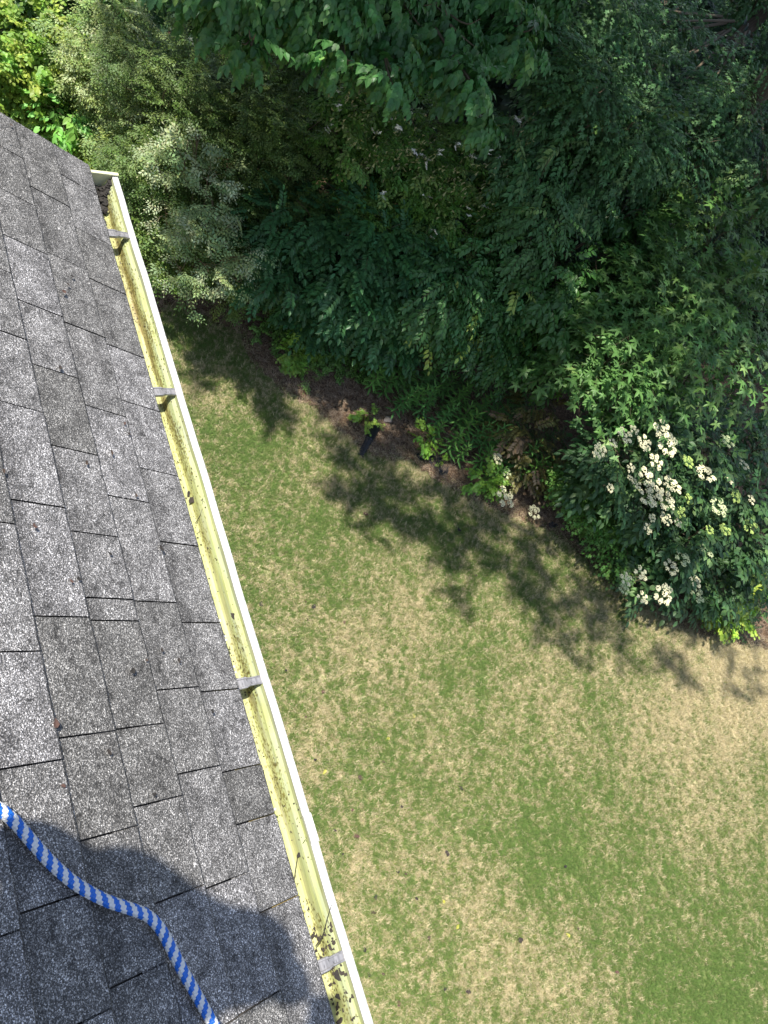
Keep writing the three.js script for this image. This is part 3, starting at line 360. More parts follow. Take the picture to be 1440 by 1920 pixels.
const HEADS = [[7.422,2.489,-3.002,0,1.2],[7.179,2.341,-2.898,0,1],[7.613,2.32,-2.847,0,1.3],[7.467,2.151,-2.713,0,1.05],[6.814,2.41,-2.98,0,1],[6.631,2.341,-2.94,0,0.6],[6.456,2.262,-2.892,0,0.8],[6.932,2.468,-3.017,0,0.6],[8.757,2.352,-2.788,1,1],[8.474,2.035,-2.511,0,1.35],[7.879,1.929,-2.473,0,1.2],[7.362,1.998,-2.589,0,1.25],[7.589,1.892,-2.47,0,1.25],[7.471,1.802,-2.401,0,1.3],[7.816,1.771,-2.331,0,1.2],[7.04,2.093,-2.703,0,0.6],[7.221,1.929,-2.544,0,0.65],[7.073,1.993,-2.614,0,0.4],[8.858,1.718,-2.153,1,1.3],[9.52,1.781,-2.139,0,0.7],[8.971,1.971,-2.398,0,0.55],[9.174,1.813,-2.214,2,0.9],[8.073,2.156,-2.663,2,0.8],[8.236,1.781,-2.291,2,0.7],[8.148,1.644,-2.167,2,0.75],[7.886,1.591,-2.149,0,0.9],[7.629,1.596,-2.188,0,0.5],[8.123,1.549,-2.076,0,0.6],[7.579,1.496,-2.099,0,0.7],[9.094,1.48,-1.871,2,0.9],[8.767,1.48,-1.917,2,0.6],[9.612,1.522,-1.845,2,1.2],[8.777,1.305,-1.73,1,1.3],[8.315,1.216,-1.706,1,1.2],[8.147,1.11,-1.622,0,1],[7.615,1.052,-1.651,0,1],[7.36,0.988,-1.63,0,0.9],[8.643,0.978,-1.395,0,0.95],[8.093,0.835,-1.338,0,1.3],[7.718,0.809,-1.379,0,0.85],[8.738,0.84,-1.225,1,1.1],[7.353,0.888,-1.529,1,0.7],[9.751,1.031,-1.263,2,1.3],[8.929,0.914,-1.274,2,0.5],[6.398,2.236,-2.876,0,0.5],[9.204,2.13,-2.535,0,0.8],[6.778,1.892,-2.56,0,0.5]];
{ const g = scene.getObjectByName('elderberry_bush'), R = rng(41); HEADS.forEach(([x, y, z, c, s], i) => { const m = part('flower_head', umbelGeos[i % 4], umbelMats[c], g); m.position.set(x, y, z).sub(g.position); m.rotation.set(-Math.PI / 2 + 0.15 + (R() - 0.5) * 0.6, (R() - 0.5) * 0.6 - 0.25, R() * 6.3, 'YXZ'); m.scale.setScalar(s * 1.3); if (c) m.userData.label = c === 1 ? 'pale green flower head just opening' : 'yellow-green flower head still in bud'; }); }
[[6.637,0.3,-3.321,'clustered white flower head standing on the mulch edge, left of the other one',1.7],[7.147,0.2,-3.063,'round white flower head standing on the mulch edge, nearer the elderberry',1.2],[6.632,0.5,-3.828,'pale flower head half hidden in the weeds above the mulch edge',0.9],[6.773,0.4,-3.63,'greenish flower head in the bronze leaves above the mulch edge',0.9]].forEach(([x, y, z, label, s], i) => {
  const g = thing('flower_stalk', V(x, 0, z)); tag(g, label, 'flower'); const m = part('flower_head', umbelGeos[i], umbelMats[i > 2 ? 1 : 0], g); m.position.y = y; m.rotation.set(-1.35, 0.1, i); m.scale.setScalar(s * 1.1);
  part('stem', limb([V(0, 0, 0), V(0.02, y * 0.5, 0.01), V(0, y - 0.02, 0)], 0.006, 0.004, 5), stemMat, g);
});
// white blossom on the privet
{ const g = scene.getObjectByName('privet_shrub'), R = rng(55), spray = new Geo();
  for (let i = 0; i < 46; i++) { const t = R(), a = R() * 6.3, q = 0.03 * (1 - t) * R(), x = Math.cos(a) * q, y = t * 0.1, z = Math.sin(a) * q, w = 0.0035 + 0.003 * R(); spray.tri([x - w, y, z], [x + w, y, z], [x, y + w * 1.5, z + w]); spray.tri([x, y - w, z - w], [x + w, y + w, z], [x - w, y + w, z + w]); }
  const sg = spray.build(), ms = [std(lin(0.95, 0.94, 0.88), 0.9, { side: THREE.DoubleSide }), std(lin(0.42, 0.41, 0.2), 0.9, { side: THREE.DoubleSide })];
  const W = [[4.778,3.35,-6.809,1],[4.529,3.3,-6.581,1],[4.449,3.3,-6.695,0.8],[4.277,3.2,-6.572,0.9],[4.587,3.25,-6.602,1],[5.835,3.3,-7.003,1],[5.626,3.2,-6.518,0.9],[5.838,3.2,-6.531,0.9],[6.217,3.1,-6.632,1.1],[5.167,3.1,-6.503,1],[4.919,3.1,-6.407,1.1],[4.799,3.15,-6.42,0.9],[3.663,3.2,-6.53,0.8],[4.419,2.8,-6.093,0.8],[5.091,2.6,-5.793,0.9],[3.925,3.2,-6.876,0.8],[4.044,3.2,-7.221,0.7],[6.462,3.4,-7.023,1.1],[5.464,3.2,-6.6,0.8],[5.035,2.8,-6.198,0.6],[5.871,2.8,-6.117,0.9],[5.682,2.7,-6.108,0.9]];
  W.forEach(([x, y, z, s]) => { for (let k = 0; k < 3; k++) { const m = part('blossom_spray', sg, ms[0], g); m.position.set(x + (R() - 0.5) * 0.1, y + (R() - 0.5) * 0.06, z + (R() - 0.5) * 0.1).sub(g.position); m.rotation.set(0.5 + R(), R() * 6, R() - 0.5); m.scale.setScalar(s * (0.75 + 0.5 * R())); } });
  const Bz = [[4,3.2,-6.771,0.3],[4.758,3.2,-6.563,0.3],[5.507,3,-6.415,0.35],[4.286,3,-6.372,0.3],[6.197,3,-6.621,0.3],[5.217,2.85,-6.274,0.35],[6.513,3.3,-6.892,0.3],[5.803,2.8,-6.239,0.3],[4.229,3.2,-7.2,0.25],[4.677,3.1,-6.413,0.2]], N = 460, im = new THREE.InstancedMesh(sg, ms[1], N), mm = new M4();
  for (let i = 0; i < N; i++) { const b = Bz[i % Bz.length]; mm.compose(V(b[0] + (R() + R() - 1) * b[3] * 1.3, b[1] + (R() - 0.5) * b[3], b[2] + (R() + R() - 1) * b[3] * 1.3).sub(g.position), new Q().setFromEuler(new EU(R() * 1.2, R() * 6, R() - 0.5)), V(1, 1, 1).multiplyScalar(0.32 + 0.4 * R())); im.setMatrixAt(i, mm); }
  im.name = 'faded_blossom'; im.userData.kind = 'stuff'; im.castShadow = im.receiveShadow = true; g.add(im);
}

// lance-leaved weeds in rows along the mulch edge
const weedGeos = [0, 1, 2].map((s) => {
  const R = rng(610 + s), g = new Geo(), T = leafTris('lance', 0.135, 0.03, 0.2, -0.35, 4), v = V(0, 0, 0), h = 0.42 + 0.12 * s;
  for (let i = 0; i < 34; i++) {
    const t = 0.25 + 0.75 * (i / 33), yaw = i * 2.4, s1 = lerp(1.15, 0.55, t) * (0.8 + 0.4 * R()), tone = 0.8 + 0.4 * R();
    const m = new M4().makeTranslation(0.02 * Math.sin(t * 3), h * t, 0).multiply(new M4().makeRotationY(yaw)).multiply(new M4().makeRotationX(1.5 - 0.8 * t * t)).multiply(new M4().makeScale(s1, s1, s1));
    for (const tr of T) g.tri(...tr.map((p) => { v.set(...p).applyMatrix4(m); return [v.x, v.y, v.z]; }), [tone * lerp(0.8, 1.25, t), tone * lerp(0.85, 1.15, t), tone]);
  }
  return g.build();
});
const weedMats = [leafMat([0.14, 0.34, 0.07], 0.6), leafMat([0.17, 0.39, 0.075], 0.6), leafMat([0.11, 0.29, 0.07], 0.6)];
const weedStem = limb([V(0, 0, 0), V(0.01, 0.2, 0), V(0.02 * Math.sin(2.4), 0.4, 0)], 0.004, 0.003, 5);
const WEED = [[5.449,0,-5.191],[5.812,0,-5.334],[5.439,0,-5.674],[5.646,0,-4.999],[6.089,0,-4.976],[6.027,0,-5.279],[6.311,0,-4.778],[6.655,0,-4.918],[6.614,0,-4.572],[6.995,-0,-4.66],[6.279,0,-4.322],[6.628,0,-4.22],[6.469,0,-5.214],[6.991,0,-5.193],[7.261,0,-4.985],[6.253,0,-4.055],[6.82,0,-4.094],[7.27,0,-4.47],[5.955,0,-4.455],[5.303,0,-5.325],[5.92,0,-5.664],[7.037,0,-3.909],[7.195,0,-3.664],[5.429,0,-4.849],[6.637,0,-3.724],[5.296,0,-5.77],[5.502,0,-5.485],[5.656,0,-5.34],[5.836,0,-5.054],[5.879,0,-4.822],[6.321,0,-5.173],[6.529,0,-4.973],[6.072,0,-4.719],[6.479,0,-4.646],[6.934,0,-4.856],[6.477,0,-4.324],[6.115,0,-4.174],[6.839,0,-4.341],[7.2,0,-4.647],[6.503,0,-3.96],[7.095,0,-4.228],[6.998,0,-3.73],[5.714,0,-5.668],[6.3,0,-5.461],[6.951,0,-5.442],[7.562,0,-4.722],[7.246,0,-5.283]];
let weed0;
WEED.forEach(([x, y, z], i) => {
  const R = rng(700 + i); let w;
  { w = thing('goldenrod_weed', V(x, 0, z)); part('leaves', weedGeos[i % 3], weedMats[(i * 7) % 3], w); part('stem', weedStem, stemMat, w); }
  w.rotation.set((R() - 0.5) * 0.3, R() * 6, (R() - 0.5) * 0.3); w.scale.setScalar(1.0 + 0.5 * R());
  tag(w, 'upright weed with narrow lance-shaped leaves along the mulch edge below the dark shrubs', 'weed', 'lance-leaved weeds along the mulch edge');
});
// ground cover
function coverPatch(name, label, kind, color, spots, density, seed, size = 0.6, h = 0.12) {
  const R = rng(seed), list = []; for (const [x, y, z, r] of spots) for (let i = 0; i < density * r * r; i++) { const a = R() * 6.3, q = Math.sqrt(R()) * r * (1 + 0.3 * noise(x + a, z)), px = x + Math.cos(a) * q, pz = z + Math.sin(a) * q; list.push([px, 0.03 + R() * h, pz]); }
  const im = new THREE.InstancedMesh(FOLI[kind][0], leafMat([1, 1, 1]), list.length), m = new M4(), c = new THREE.Color();
  list.forEach(([x, y, z], i) => { m.compose(V(x, y, z), new Q().setFromEuler(new EU(-Math.PI / 2 + 0.5 * R(), 0.6 * (R() - 0.5), R() * 6.3, 'YXZ')), V(1, 1, 1).multiplyScalar(size * (0.7 + 0.6 * R()))); im.setMatrixAt(i, m); const t = 0.7 + 0.6 * R(); im.setColorAt(i, c.setRGB(color[0] * t, color[1] * t, color[2] * t)); });
  im.name = name; im.castShadow = im.receiveShadow = true; tag(im, label, 'ground cover', null, 'stuff'); scene.add(im); return im;
}
coverPatch('ground_ivy', 'low green ivy and creepers covering the ground between mulch and thicket', 'bright', [0.15, 0.32, 0.06], [[4.508,0,-6.241,0.4],[4.817,0,-6.149,0.45],[5.099,0,-5.961,0.4],[5.441,0,-6.15,0.5],[5.605,-0,-5.861,0.45],[4.465,-0,-6.617,0.5],[5.13,0,-6.535,0.5],[5.171,0,-5.679,0.25],[4.085,0,-6.984,0.4],[6.133,0,-5.757,0.4],[4.673,0,-5.982,0.3],[4.9,0,-5.777,0.25],[4.177,0,-6.239,0.35]], 330, 71);
coverPatch('edge_grass_weeds', 'dim leafy weeds under the shrubs along the shaded bank', 'tri', [0.09, 0.21, 0.055], [[6.203,0,-5.464,0.8],[7.232,0,-5.035,0.8],[7.954,0,-4.303,0.6],[8.357,0,-3.589,0.5],[8.377,0,-2.652,0.4],[8.606,0,-1.898,0.4],[9.327,0,-1.504,0.5],[10.263,0,-1.148,0.6],[5.349,0,-6.638,0.7],[4.504,0,-7.8,0.7],[3.289,-0,-7.795,0.6],[2.808,0,-7.66,0.5],[2.722,0,-8.221,0.6],[11.272,0,-0.956,0.5]], 120, 72, 0.8, 0.3);
coverPatch('sunny_ground_cover', 'sunlit yellow-green ground cover beside the top corner of the roof', 'privet', [0.2, 0.25, 0.05], [[1.436,-0,-10.193,0.7],[1.644,-0,-9.83,0.6],[1.454,0,-10.722,0.8],[1.871,0,-9.572,0.6],[2.224,0,-9.234,0.6],[2.627,-0,-9.099,0.6],[1.03,0,-10.097,0.8],[1.915,0,-11.401,1.0],[2.503,-0,-11.001,1.0]], 260, 73, 0.7, 0.25);
// the dim woods behind
{ const R = rng(90), list = [[], [], []];
  for (let i = 0; i < 15000; i++) {
    const x = 0.5 + R() * 34, d = R(), z = -9.5 - x * 0.05 + x * 0.33 * sstep(5, 14, x) - 0.5 - d * d * 16, y = R() * R() * 4.5 * sstep(0, 1.5, d * 16 + 0.4);
    if (x < 4 && z > -13.5) continue;
    const t = 0.5 + 0.7 * R(), g = noise(x * 0.8, y * 0.8, z * 0.8); if (g < -0.1) continue;
    list[(R() * 3) | 0].push([x, y + 0.15, z, t]);
  }
  list.forEach((l, k) => { const im = new THREE.InstancedMesh(FOLI[['broad', 'crown', 'lance'][k]][k], leafMat([1, 1, 1]), l.length), m = new M4(), c = new THREE.Color();
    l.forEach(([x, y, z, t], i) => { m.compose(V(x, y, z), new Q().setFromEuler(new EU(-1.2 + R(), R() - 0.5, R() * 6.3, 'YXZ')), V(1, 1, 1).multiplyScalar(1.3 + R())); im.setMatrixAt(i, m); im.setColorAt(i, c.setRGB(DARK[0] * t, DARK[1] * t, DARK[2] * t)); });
    im.name = numbered('woodland_undergrowth'); im.castShadow = im.receiveShadow = true; tag(im, ['dim broadleaf undergrowth deep in the woods behind the shrubs', 'dim large-leaved saplings deep in the woods behind the shrubs', 'dim narrow-leaved undergrowth deep in the woods behind the shrubs'][k], 'undergrowth', null, 'stuff'); scene.add(im); });
}
// grass
{ const R = rng(33), blades = [0].map((s) => { const r = rng(800 + s), g = new Geo(); for (let i = 0; i < 11; i++) { const a = r() * 6.3, x = (r() - 0.5) * 0.03, z = (r() - 0.5) * 0.03, l = 0.018 + 0.022 * r(), h = l * (0.3 + 0.8 * r()), w = 0.0011 + 0.0008 * r(), dx = Math.cos(a), dz = Math.sin(a), t = 0.7 + 0.6 * r(); const p = (f, hh) => [x + dx * l * f, hh, z + dz * l * f]; const b = p(0, -0.004), m = p(0.5, h * 0.8), e = p(1, h * 0.75); const o = (q, k) => [q[0] - dz * w * k, q[1], q[2] + dx * w * k]; g.quad(o(b, 1), o(b, -1), o(m, -0.9), o(m, 0.9), [t, t, t]); g.tri(o(m, 0.9), o(m, -0.9), e, [t, t, t]); } return g.build(); });
  const list = [[]];
  for (let i = 0; i < 330000; i++) {
    const x = 1.6 + R() * 10.6, z = -8.2 + R() * 12.6; const p = V(x, 0.03, z).applyMatrix4(camera.matrixWorldInverse); const ix = -p.x / p.z, iy = -p.y / p.z; if (ix < -0.3 || ix > 0.62 || iy < -0.75 || iy > 0.4) continue;
    const e = edgeW(x, z); if (e < -0.12 + 0.25 * R() - 0.06) continue;
    list[0].push([x, z]);
  }
  list.forEach((l, k) => { const im = new THREE.InstancedMesh(blades[k], leafMat([1, 1, 1], 0.7, 0.25), l.length), m = new M4(), c = new THREE.Color();
    l.forEach(([x, z], i) => { const s = 0.8 + 0.5 * R(); m.compose(V(x, 0.035 + 0.02 * noise(x * 0.7, z * 0.7) - 0.03 * sstep(0.3, 0, edgeDist(x, z)), z), new Q().setFromEuler(new EU(0, R() * 6.3, 0)), V(s, s, s)); im.setMatrixAt(i, m);
      const tan = lawnTan(x, z), b = 0.8 + 0.4 * R(), q = sstep(0.35, 0.65, tan + (R() - 0.5) * 0.95), pale = R() * q; im.setColorAt(i, c.setRGB(b * lerp(lerp(0.135, 0.22, R() * tan), lerp(0.4, 0.74, pale), q), b * lerp(0.222, lerp(0.345, 0.63, pale), q), b * lerp(0.045, lerp(0.17, 0.4, pale), q))); });
    im.name = numbered('grass'); im.castShadow = im.receiveShadow = true; tag(im, 'short patchy lawn grass, part green and part straw coloured', 'grass', null, 'stuff'); scene.add(im); });
  // pine straw and twigs on the mulch
  const N = 9000, ng = new Geo(); for (let i = 0; i < 3; i++) { const a = i * 0.5 - 0.5, l = 0.06; ng.quad([-0.0012, 0, 0], [0.0012, 0, 0], [Math.sin(a) * l + 0.0012, 0.004 + 0.006 * i, Math.cos(a) * l], [Math.sin(a) * l - 0.0012, 0.004 + 0.006 * i, Math.cos(a) * l]); }
  const im = new THREE.InstancedMesh(ng.build(), std(lin(1, 1, 1), 0.9, { side: THREE.DoubleSide }), N), m = new M4(), c = new THREE.Color();
  for (let i = 0; i < N;) { const x = 1.5 + R() * 10, z = -8 + R() * 8.5, e = edgeW(x, z); if (e > 0.12 || e < -1.6 || (e > 0 && R() < 0.5)) continue; m.compose(V(x, bumpy(x, z) + 0.012 + 0.012 * R(), z), new Q().setFromEuler(new EU((R() - 0.5) * 0.3, R() * 6.3, (R() - 0.5) * 0.4)), V(1, 1, 1).multiplyScalar(0.6 + R())); im.setMatrixAt(i, m); const t = 0.5 + R(); im.setColorAt(i, c.setRGB(0.32 * t, 0.24 * t, 0.17 * t)); i++; }
  im.name = 'pine_straw'; im.castShadow = im.receiveShadow = true; tag(im, 'brown pine straw scattered over the bare mulch along the lawn edge', 'pine straw', null, 'stuff'); scene.add(im);
}

// ---------------------------------------------------------------- house: walls, roof of single shingles
const PHI = 32 * Math.PI / 180, CS = Math.cos(PHI), SN = Math.sin(PHI), S = 0.143, EY = 6;
const house = thing('house', V(-5, 0, 3)); tag(house, 'two-storey house with a grey shingle roof, seen from above its eave', 'house');
const HX = (x) => x + 5, HZ = (z) => z - 3;
{ const sh = new THREE.Shape([new THREE.Vector2(HX(-0.42), 0), new THREE.Vector2(HX(-0.42), 5.72), new THREE.Vector2(HX(-5), 8.9), new THREE.Vector2(HX(-9.58), 5.72), new THREE.Vector2(HX(-9.58), 0)].reverse());
  const g = new THREE.ExtrudeGeometry(sh, { depth: 10.6, bevelEnabled: false }); g.translate(0, 0, HZ(-1.95)); part('wall', g, std(lin(0.5, 0.46, 0.4), 0.9), house);
  const box = (w, h, d, x, y, z) => new THREE.BoxGeometry(w, h, d).translate(HX(x), y, HZ(z));
  part('fascia', box(0.022, 0.16, 11.15, -0.045, 5.885, 3.35), std(lin(0.75, 0.74, 0.7), 0.6), house);
  part('soffit', box(0.36, 0.015, 11.1, -0.238, 5.81, 3.35), std(lin(0.7, 0.69, 0.66), 0.7), house); }
const roof = part('roof', new THREE.BoxGeometry(5.86, 0.03, 11.15).translate(-2.95, -0.023, 3.345), std(lin(0.1, 0.09, 0.08), 0.95), house);
roof.quaternion.setFromRotationMatrix(new M4().makeBasis(V(CS, -SN, 0), V(SN, CS, 0), V(0, 0, 1))); roof.position.set(HX(0), EY - 0.012, HZ(0)); roof.updateMatrix();
part('drip_edge', mergeGeometries([new THREE.BoxGeometry(0.1, 0.003, 11.1).translate(-0.041, -0.0035, 3.33), new THREE.BoxGeometry(0.003, 0.03, 11.1).translate(0.0105, -0.02, 3.33)]), std(lin(0.36, 0.27, 0.1), 0.8), roof);
const rakeZ = (v) => -(15.76 + 0.1 * v) * S;                                  // the rake edge is not quite square to the eave
const shingleMats = [0.8, 0.9, 1.0, 1.08, 1.18].map((t, i) => std(lin(t * 0.97, t * 0.94, t * (0.87 + 0.01 * i)), 0.92, { map: granTex, bumpMap: granBump, bumpScale: 0.0022, vertexColors: true }));
const CUT = [[14.85, 13.3, 11.9, 10.2, 8.84, 7.3, 5.74, 4.15, 2.87, 1.49, 0.64], [13.8, 12.04, 10.3, 8.4, 6.51, 4.5, 2.95, 1.6], [14.5, 13.18, 11.9, 10.36, 8.94, 7.28, 5.66, 4.5, 4.12, 2.4, 1.27], [14.2, 12.2, 10.9, 9.4, 7.88, 6.05, 4.15, 2.37, 1.01], [13, 11.2, 9.6, 7.9, 5.6, 3.6, 2.07, 0.4]];
function shingleGeo(xb, z0, z1, R, lift, fine = true) {                       // one tab: butt edge at xb (towards the eave), reaching up under the next course
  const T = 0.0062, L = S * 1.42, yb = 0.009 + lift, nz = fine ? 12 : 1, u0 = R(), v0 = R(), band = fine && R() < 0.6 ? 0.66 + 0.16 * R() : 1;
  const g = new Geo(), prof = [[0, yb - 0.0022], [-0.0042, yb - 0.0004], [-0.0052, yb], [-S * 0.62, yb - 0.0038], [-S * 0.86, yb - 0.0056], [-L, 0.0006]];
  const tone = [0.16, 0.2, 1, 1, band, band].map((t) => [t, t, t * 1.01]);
  const pt = (k, j) => { const z = lerp(z0, z1, j / nz), w = k < 3 && fine ? 0.0022 * noise(z * 26, xb * 40) + 0.001 * noise(z * 120, xb * 40) : 0; return [xb + prof[k][0] + w, prof[k][1] + (k < 3 && fine ? 0.0012 * noise(z * 9, xb * 30, 4) : 0), z]; };
  const uv = (p) => [u0 + p[2] / 0.9, v0 + p[0] / 0.9];
  for (let k = 0; k < 5; k++) for (let j = 0; j < nz; j++) {
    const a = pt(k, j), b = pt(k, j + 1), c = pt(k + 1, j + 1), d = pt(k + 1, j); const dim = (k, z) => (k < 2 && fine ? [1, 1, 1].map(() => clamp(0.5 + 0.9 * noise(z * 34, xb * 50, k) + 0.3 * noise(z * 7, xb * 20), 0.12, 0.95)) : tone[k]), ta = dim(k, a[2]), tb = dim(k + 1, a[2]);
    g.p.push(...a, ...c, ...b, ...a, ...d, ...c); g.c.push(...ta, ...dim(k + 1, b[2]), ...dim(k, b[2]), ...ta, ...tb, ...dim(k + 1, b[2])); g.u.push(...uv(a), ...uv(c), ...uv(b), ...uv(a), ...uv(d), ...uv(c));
  }
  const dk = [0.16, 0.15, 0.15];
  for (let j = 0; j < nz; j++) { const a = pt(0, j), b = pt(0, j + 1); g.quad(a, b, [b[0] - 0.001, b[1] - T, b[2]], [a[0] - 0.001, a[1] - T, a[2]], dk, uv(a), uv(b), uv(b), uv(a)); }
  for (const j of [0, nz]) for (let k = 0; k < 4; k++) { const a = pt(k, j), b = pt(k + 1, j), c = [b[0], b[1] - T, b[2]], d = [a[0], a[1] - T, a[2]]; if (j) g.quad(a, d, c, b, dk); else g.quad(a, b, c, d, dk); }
  return g.build();
}
{ const R = rng(1234), rest = [];
  for (let m = 0; m < 40; m++) {
    const xb = m ? -(m + 0.04) * S : 0, v = -m + 0.5; let cuts = CUT[m]?.slice();
    if (!cuts) { cuts = []; let u = 15.2 - R() * 1.4; while (u > -7) { cuts.push(u); u -= [1.1, 1.5, 1.8, 2.1][(R() * 4) | 0] + 0.15 * R(); } }
    else { let u = cuts[cuts.length - 1]; while (u > -7) { u -= [1.2, 1.6, 1.9][(R() * 3) | 0] + 0.2 * R(); cuts.push(u); } }
    let z = rakeZ(v);
    for (const u of cuts) {
      const z1 = -u * S; if (z1 - z < 0.02) continue;
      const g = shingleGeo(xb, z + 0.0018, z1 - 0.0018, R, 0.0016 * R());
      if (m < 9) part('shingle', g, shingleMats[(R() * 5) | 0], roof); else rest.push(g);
      z = z1;
    }
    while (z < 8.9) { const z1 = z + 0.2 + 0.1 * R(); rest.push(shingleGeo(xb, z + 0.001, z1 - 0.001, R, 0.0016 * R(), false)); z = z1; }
  }
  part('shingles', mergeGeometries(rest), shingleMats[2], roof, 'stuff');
}
{ const back = part('roof_back', new THREE.BoxGeometry(5.86, 0.04, 11.15).translate(2.95, -0.023, 3.345), shingleMats[1], house); back.geometry.setAttribute('color', new THREE.Float32BufferAttribute(new Float32Array(back.geometry.attributes.position.count * 3).fill(1), 3));
  back.quaternion.setFromRotationMatrix(new M4().makeBasis(V(CS, SN, 0), V(-SN, CS, 0), V(0, 0, 1))); back.position.set(HX(-10), EY - 0.012, HZ(0)); }

// ---------------------------------------------------------------- gutter
const gutter = thing('gutter', V(0.03, 5.9, 0)); tag(gutter, 'white metal gutter along the eave, its inside yellow-green with algae', 'gutter');
const GZ0 = -2.24, GZ1 = 4.2;
const gutR = rng(15), gutCanvas = document.createElement('canvas'); gutCanvas.width = 2048; gutCanvas.height = 256;
{ // across: 0 back .. floor 0.27-0.55 .. front 0.55-1; along: 2.8 m
  const c = gutCanvas.getContext('2d'), gr = c.createLinearGradient(0, 0, 0, 256);
  gr.addColorStop(0, '#a09868'); gr.addColorStop(0.3, '#c2b878'); gr.addColorStop(0.62, '#b2ad86'); gr.addColorStop(0.76, '#aaaa84'); gr.addColorStop(0.83, '#9ca387'); gr.addColorStop(1, '#9ca18a'); c.fillStyle = gr; c.fillRect(0, 0, 2048, 256);
  const far = (u) => Math.exp(-(((u - 330) / 260) ** 2));
  for (let i = 0; i < 1500; i++) { const x = gutR() * 2048, y = 256 * (0.56 + 0.44 * gutR()), l = 10 + gutR() * 60; c.fillStyle = ['rgba(160,170,90,.12)', 'rgba(225,225,150,.16)', 'rgba(140,140,70,.10)', 'rgba(190,205,130,.16)'][(gutR() * 4) | 0]; c.beginPath(); c.ellipse(x, y, l, 3 + gutR() * 7, 0.06 * (gutR() - 0.5), 0, 7); c.fill(); }
  for (let i = 0; i < 420; i++) { const x = gutR() * 2048; if (gutR() > 0.04 + far(x)) continue; const y = 256 * (0.7 + 0.1 * (gutR() + gutR() - 1)); c.fillStyle = ['rgba(110,86,40,.2)', 'rgba(125,102,50,.18)', 'rgba(95,78,40,.22)'][(gutR() * 3) | 0]; c.beginPath(); c.ellipse(x, y, 12 + gutR() * 46, 2 + gutR() * 6, 0, 0, 7); c.fill(); }
  for (let i = 0; i < 10000; i++) { const x = gutR() * 2048, k = gutR(), y = 256 * (0.75 + 0.13 * (gutR() + gutR() + gutR() - 1.5) + 0.04 * Math.sin(x / 60) + 0.03 * Math.sin(x / 23)), d = 0.25 + 0.75 * far(x); if (gutR() > d + 0.25 * (Math.sin(x / 97) + Math.sin(x / 41 + 2))) continue; c.fillStyle = k < 0.6 ? 'rgba(96,88,36,.55)' : k < 0.85 ? 'rgba(120,112,50,.5)' : 'rgba(52,44,26,.75)'; c.beginPath(); c.ellipse(x, y, 0.8 + gutR() * 3.4, 0.7 + gutR() * 1.8, gutR() * 3, 0, 7); c.fill(); }
  for (let i = 0; i < 260; i++) { const x = gutR() * 2048, y = 256 * (0.3 + 0.66 * gutR()); c.fillStyle = 'rgba(50,42,26,.7)'; c.beginPath(); c.ellipse(x, y, 0.8 + gutR() * 2.4, 0.6 + gutR() * 1.4, gutR() * 3, 0, 7); c.fill(); }
}
const gutTex = new THREE.CanvasTexture(gutCanvas); gutTex.colorSpace = THREE.SRGBColorSpace; gutTex.wrapS = THREE.MirroredRepeatWrapping;
const speck = dataTex(1024, 64, (x, y, o) => { const v = noise(x / 3.1, y / 2.2, 3) > 0.47 ? 0.35 : 0.97 - 0.12 * Math.abs(noise(x / 40, y / 9, 6)); o[0] = toS(v); o[1] = toS(v * 0.99); o[2] = toS(v * 0.96); }, { srgb: true });
const white = std(lin(0.68, 0.68, 0.66), 0.42, { map: speck }), algae = std(lin(1, 1, 1), 0.62, { map: gutTex });
function sweep(prof, z0, z1, n, uvAll, close = false, wob = 0) {              // a profile in x,y carried along z
  const pos = [], uv = [], idx = [], m = prof.length; let per = [0]; for (let i = 1; i < m; i++) per.push(per[i - 1] + Math.hypot(prof[i][0] - prof[i - 1][0], prof[i][1] - prof[i - 1][1]));
  for (let j = 0; j <= n; j++) { const z = lerp(z0, z1, j / n); for (let i = 0; i < m; i++) { const w = prof[i][2] ?? 0; pos.push(prof[i][0] + w * wob * (0.0036 * noise(z * 2.2, 3) + 0.0016 * noise(z * 9, 8)), prof[i][1] + w * wob * 0.0016 * noise(z * 3, 6), z); uv.push((z - z0) / 2.8, 1 - per[i] / per[m - 1]); } }
  for (let j = 0; j < n; j++) for (let i = 0; i < m - (close ? 0 : 1); i++) { const i2 = (i + 1) % m, a = j * m + i, b = j * m + i2, c = a + m, d = b + m; idx.push(a, b, c, b, d, c); }
  const g = new THREE.BufferGeometry(); g.setAttribute('position', new THREE.Float32BufferAttribute(pos, 3)); g.setAttribute('uv', new THREE.Float32BufferAttribute(uv, 2)); g.setIndex(idx); const f = g.toNonIndexed(); f.computeVertexNormals(); return f;
}
const L0 = (p) => [p[0] - 0.03, p[1] + 0.1, p[2]];                            // profile given from the eave line (x, y - 6)
const inner = [[-0.03, -0.03], [-0.03, -0.088], [-0.026, -0.0915], [0.044, -0.0915], [0.0505, -0.089, 0.4], [0.054, -0.082, 0.5], [0.0575, -0.06, 0.7], [0.063, -0.046, 0.8], [0.0735, -0.037, 1], [0.0758, -0.024, 1]].map(L0);
const outer = [[-0.0312, -0.03], [-0.0312, -0.089], [-0.0265, -0.0927], [0.0445, -0.0927], [0.0515, -0.0903, 0.4], [0.0553, -0.0825, 0.5], [0.0588, -0.0604, 0.7], [0.064, -0.047, 0.8], [0.0747, -0.0382, 1], [0.077, -0.024, 1]].map(L0);
part('trough', sweep(inner, GZ0, GZ1, 130, true, false, 1), algae, gutter);
part('trough_outside', sweep(outer, GZ0, GZ1, 130, true, false, 1), white, gutter);
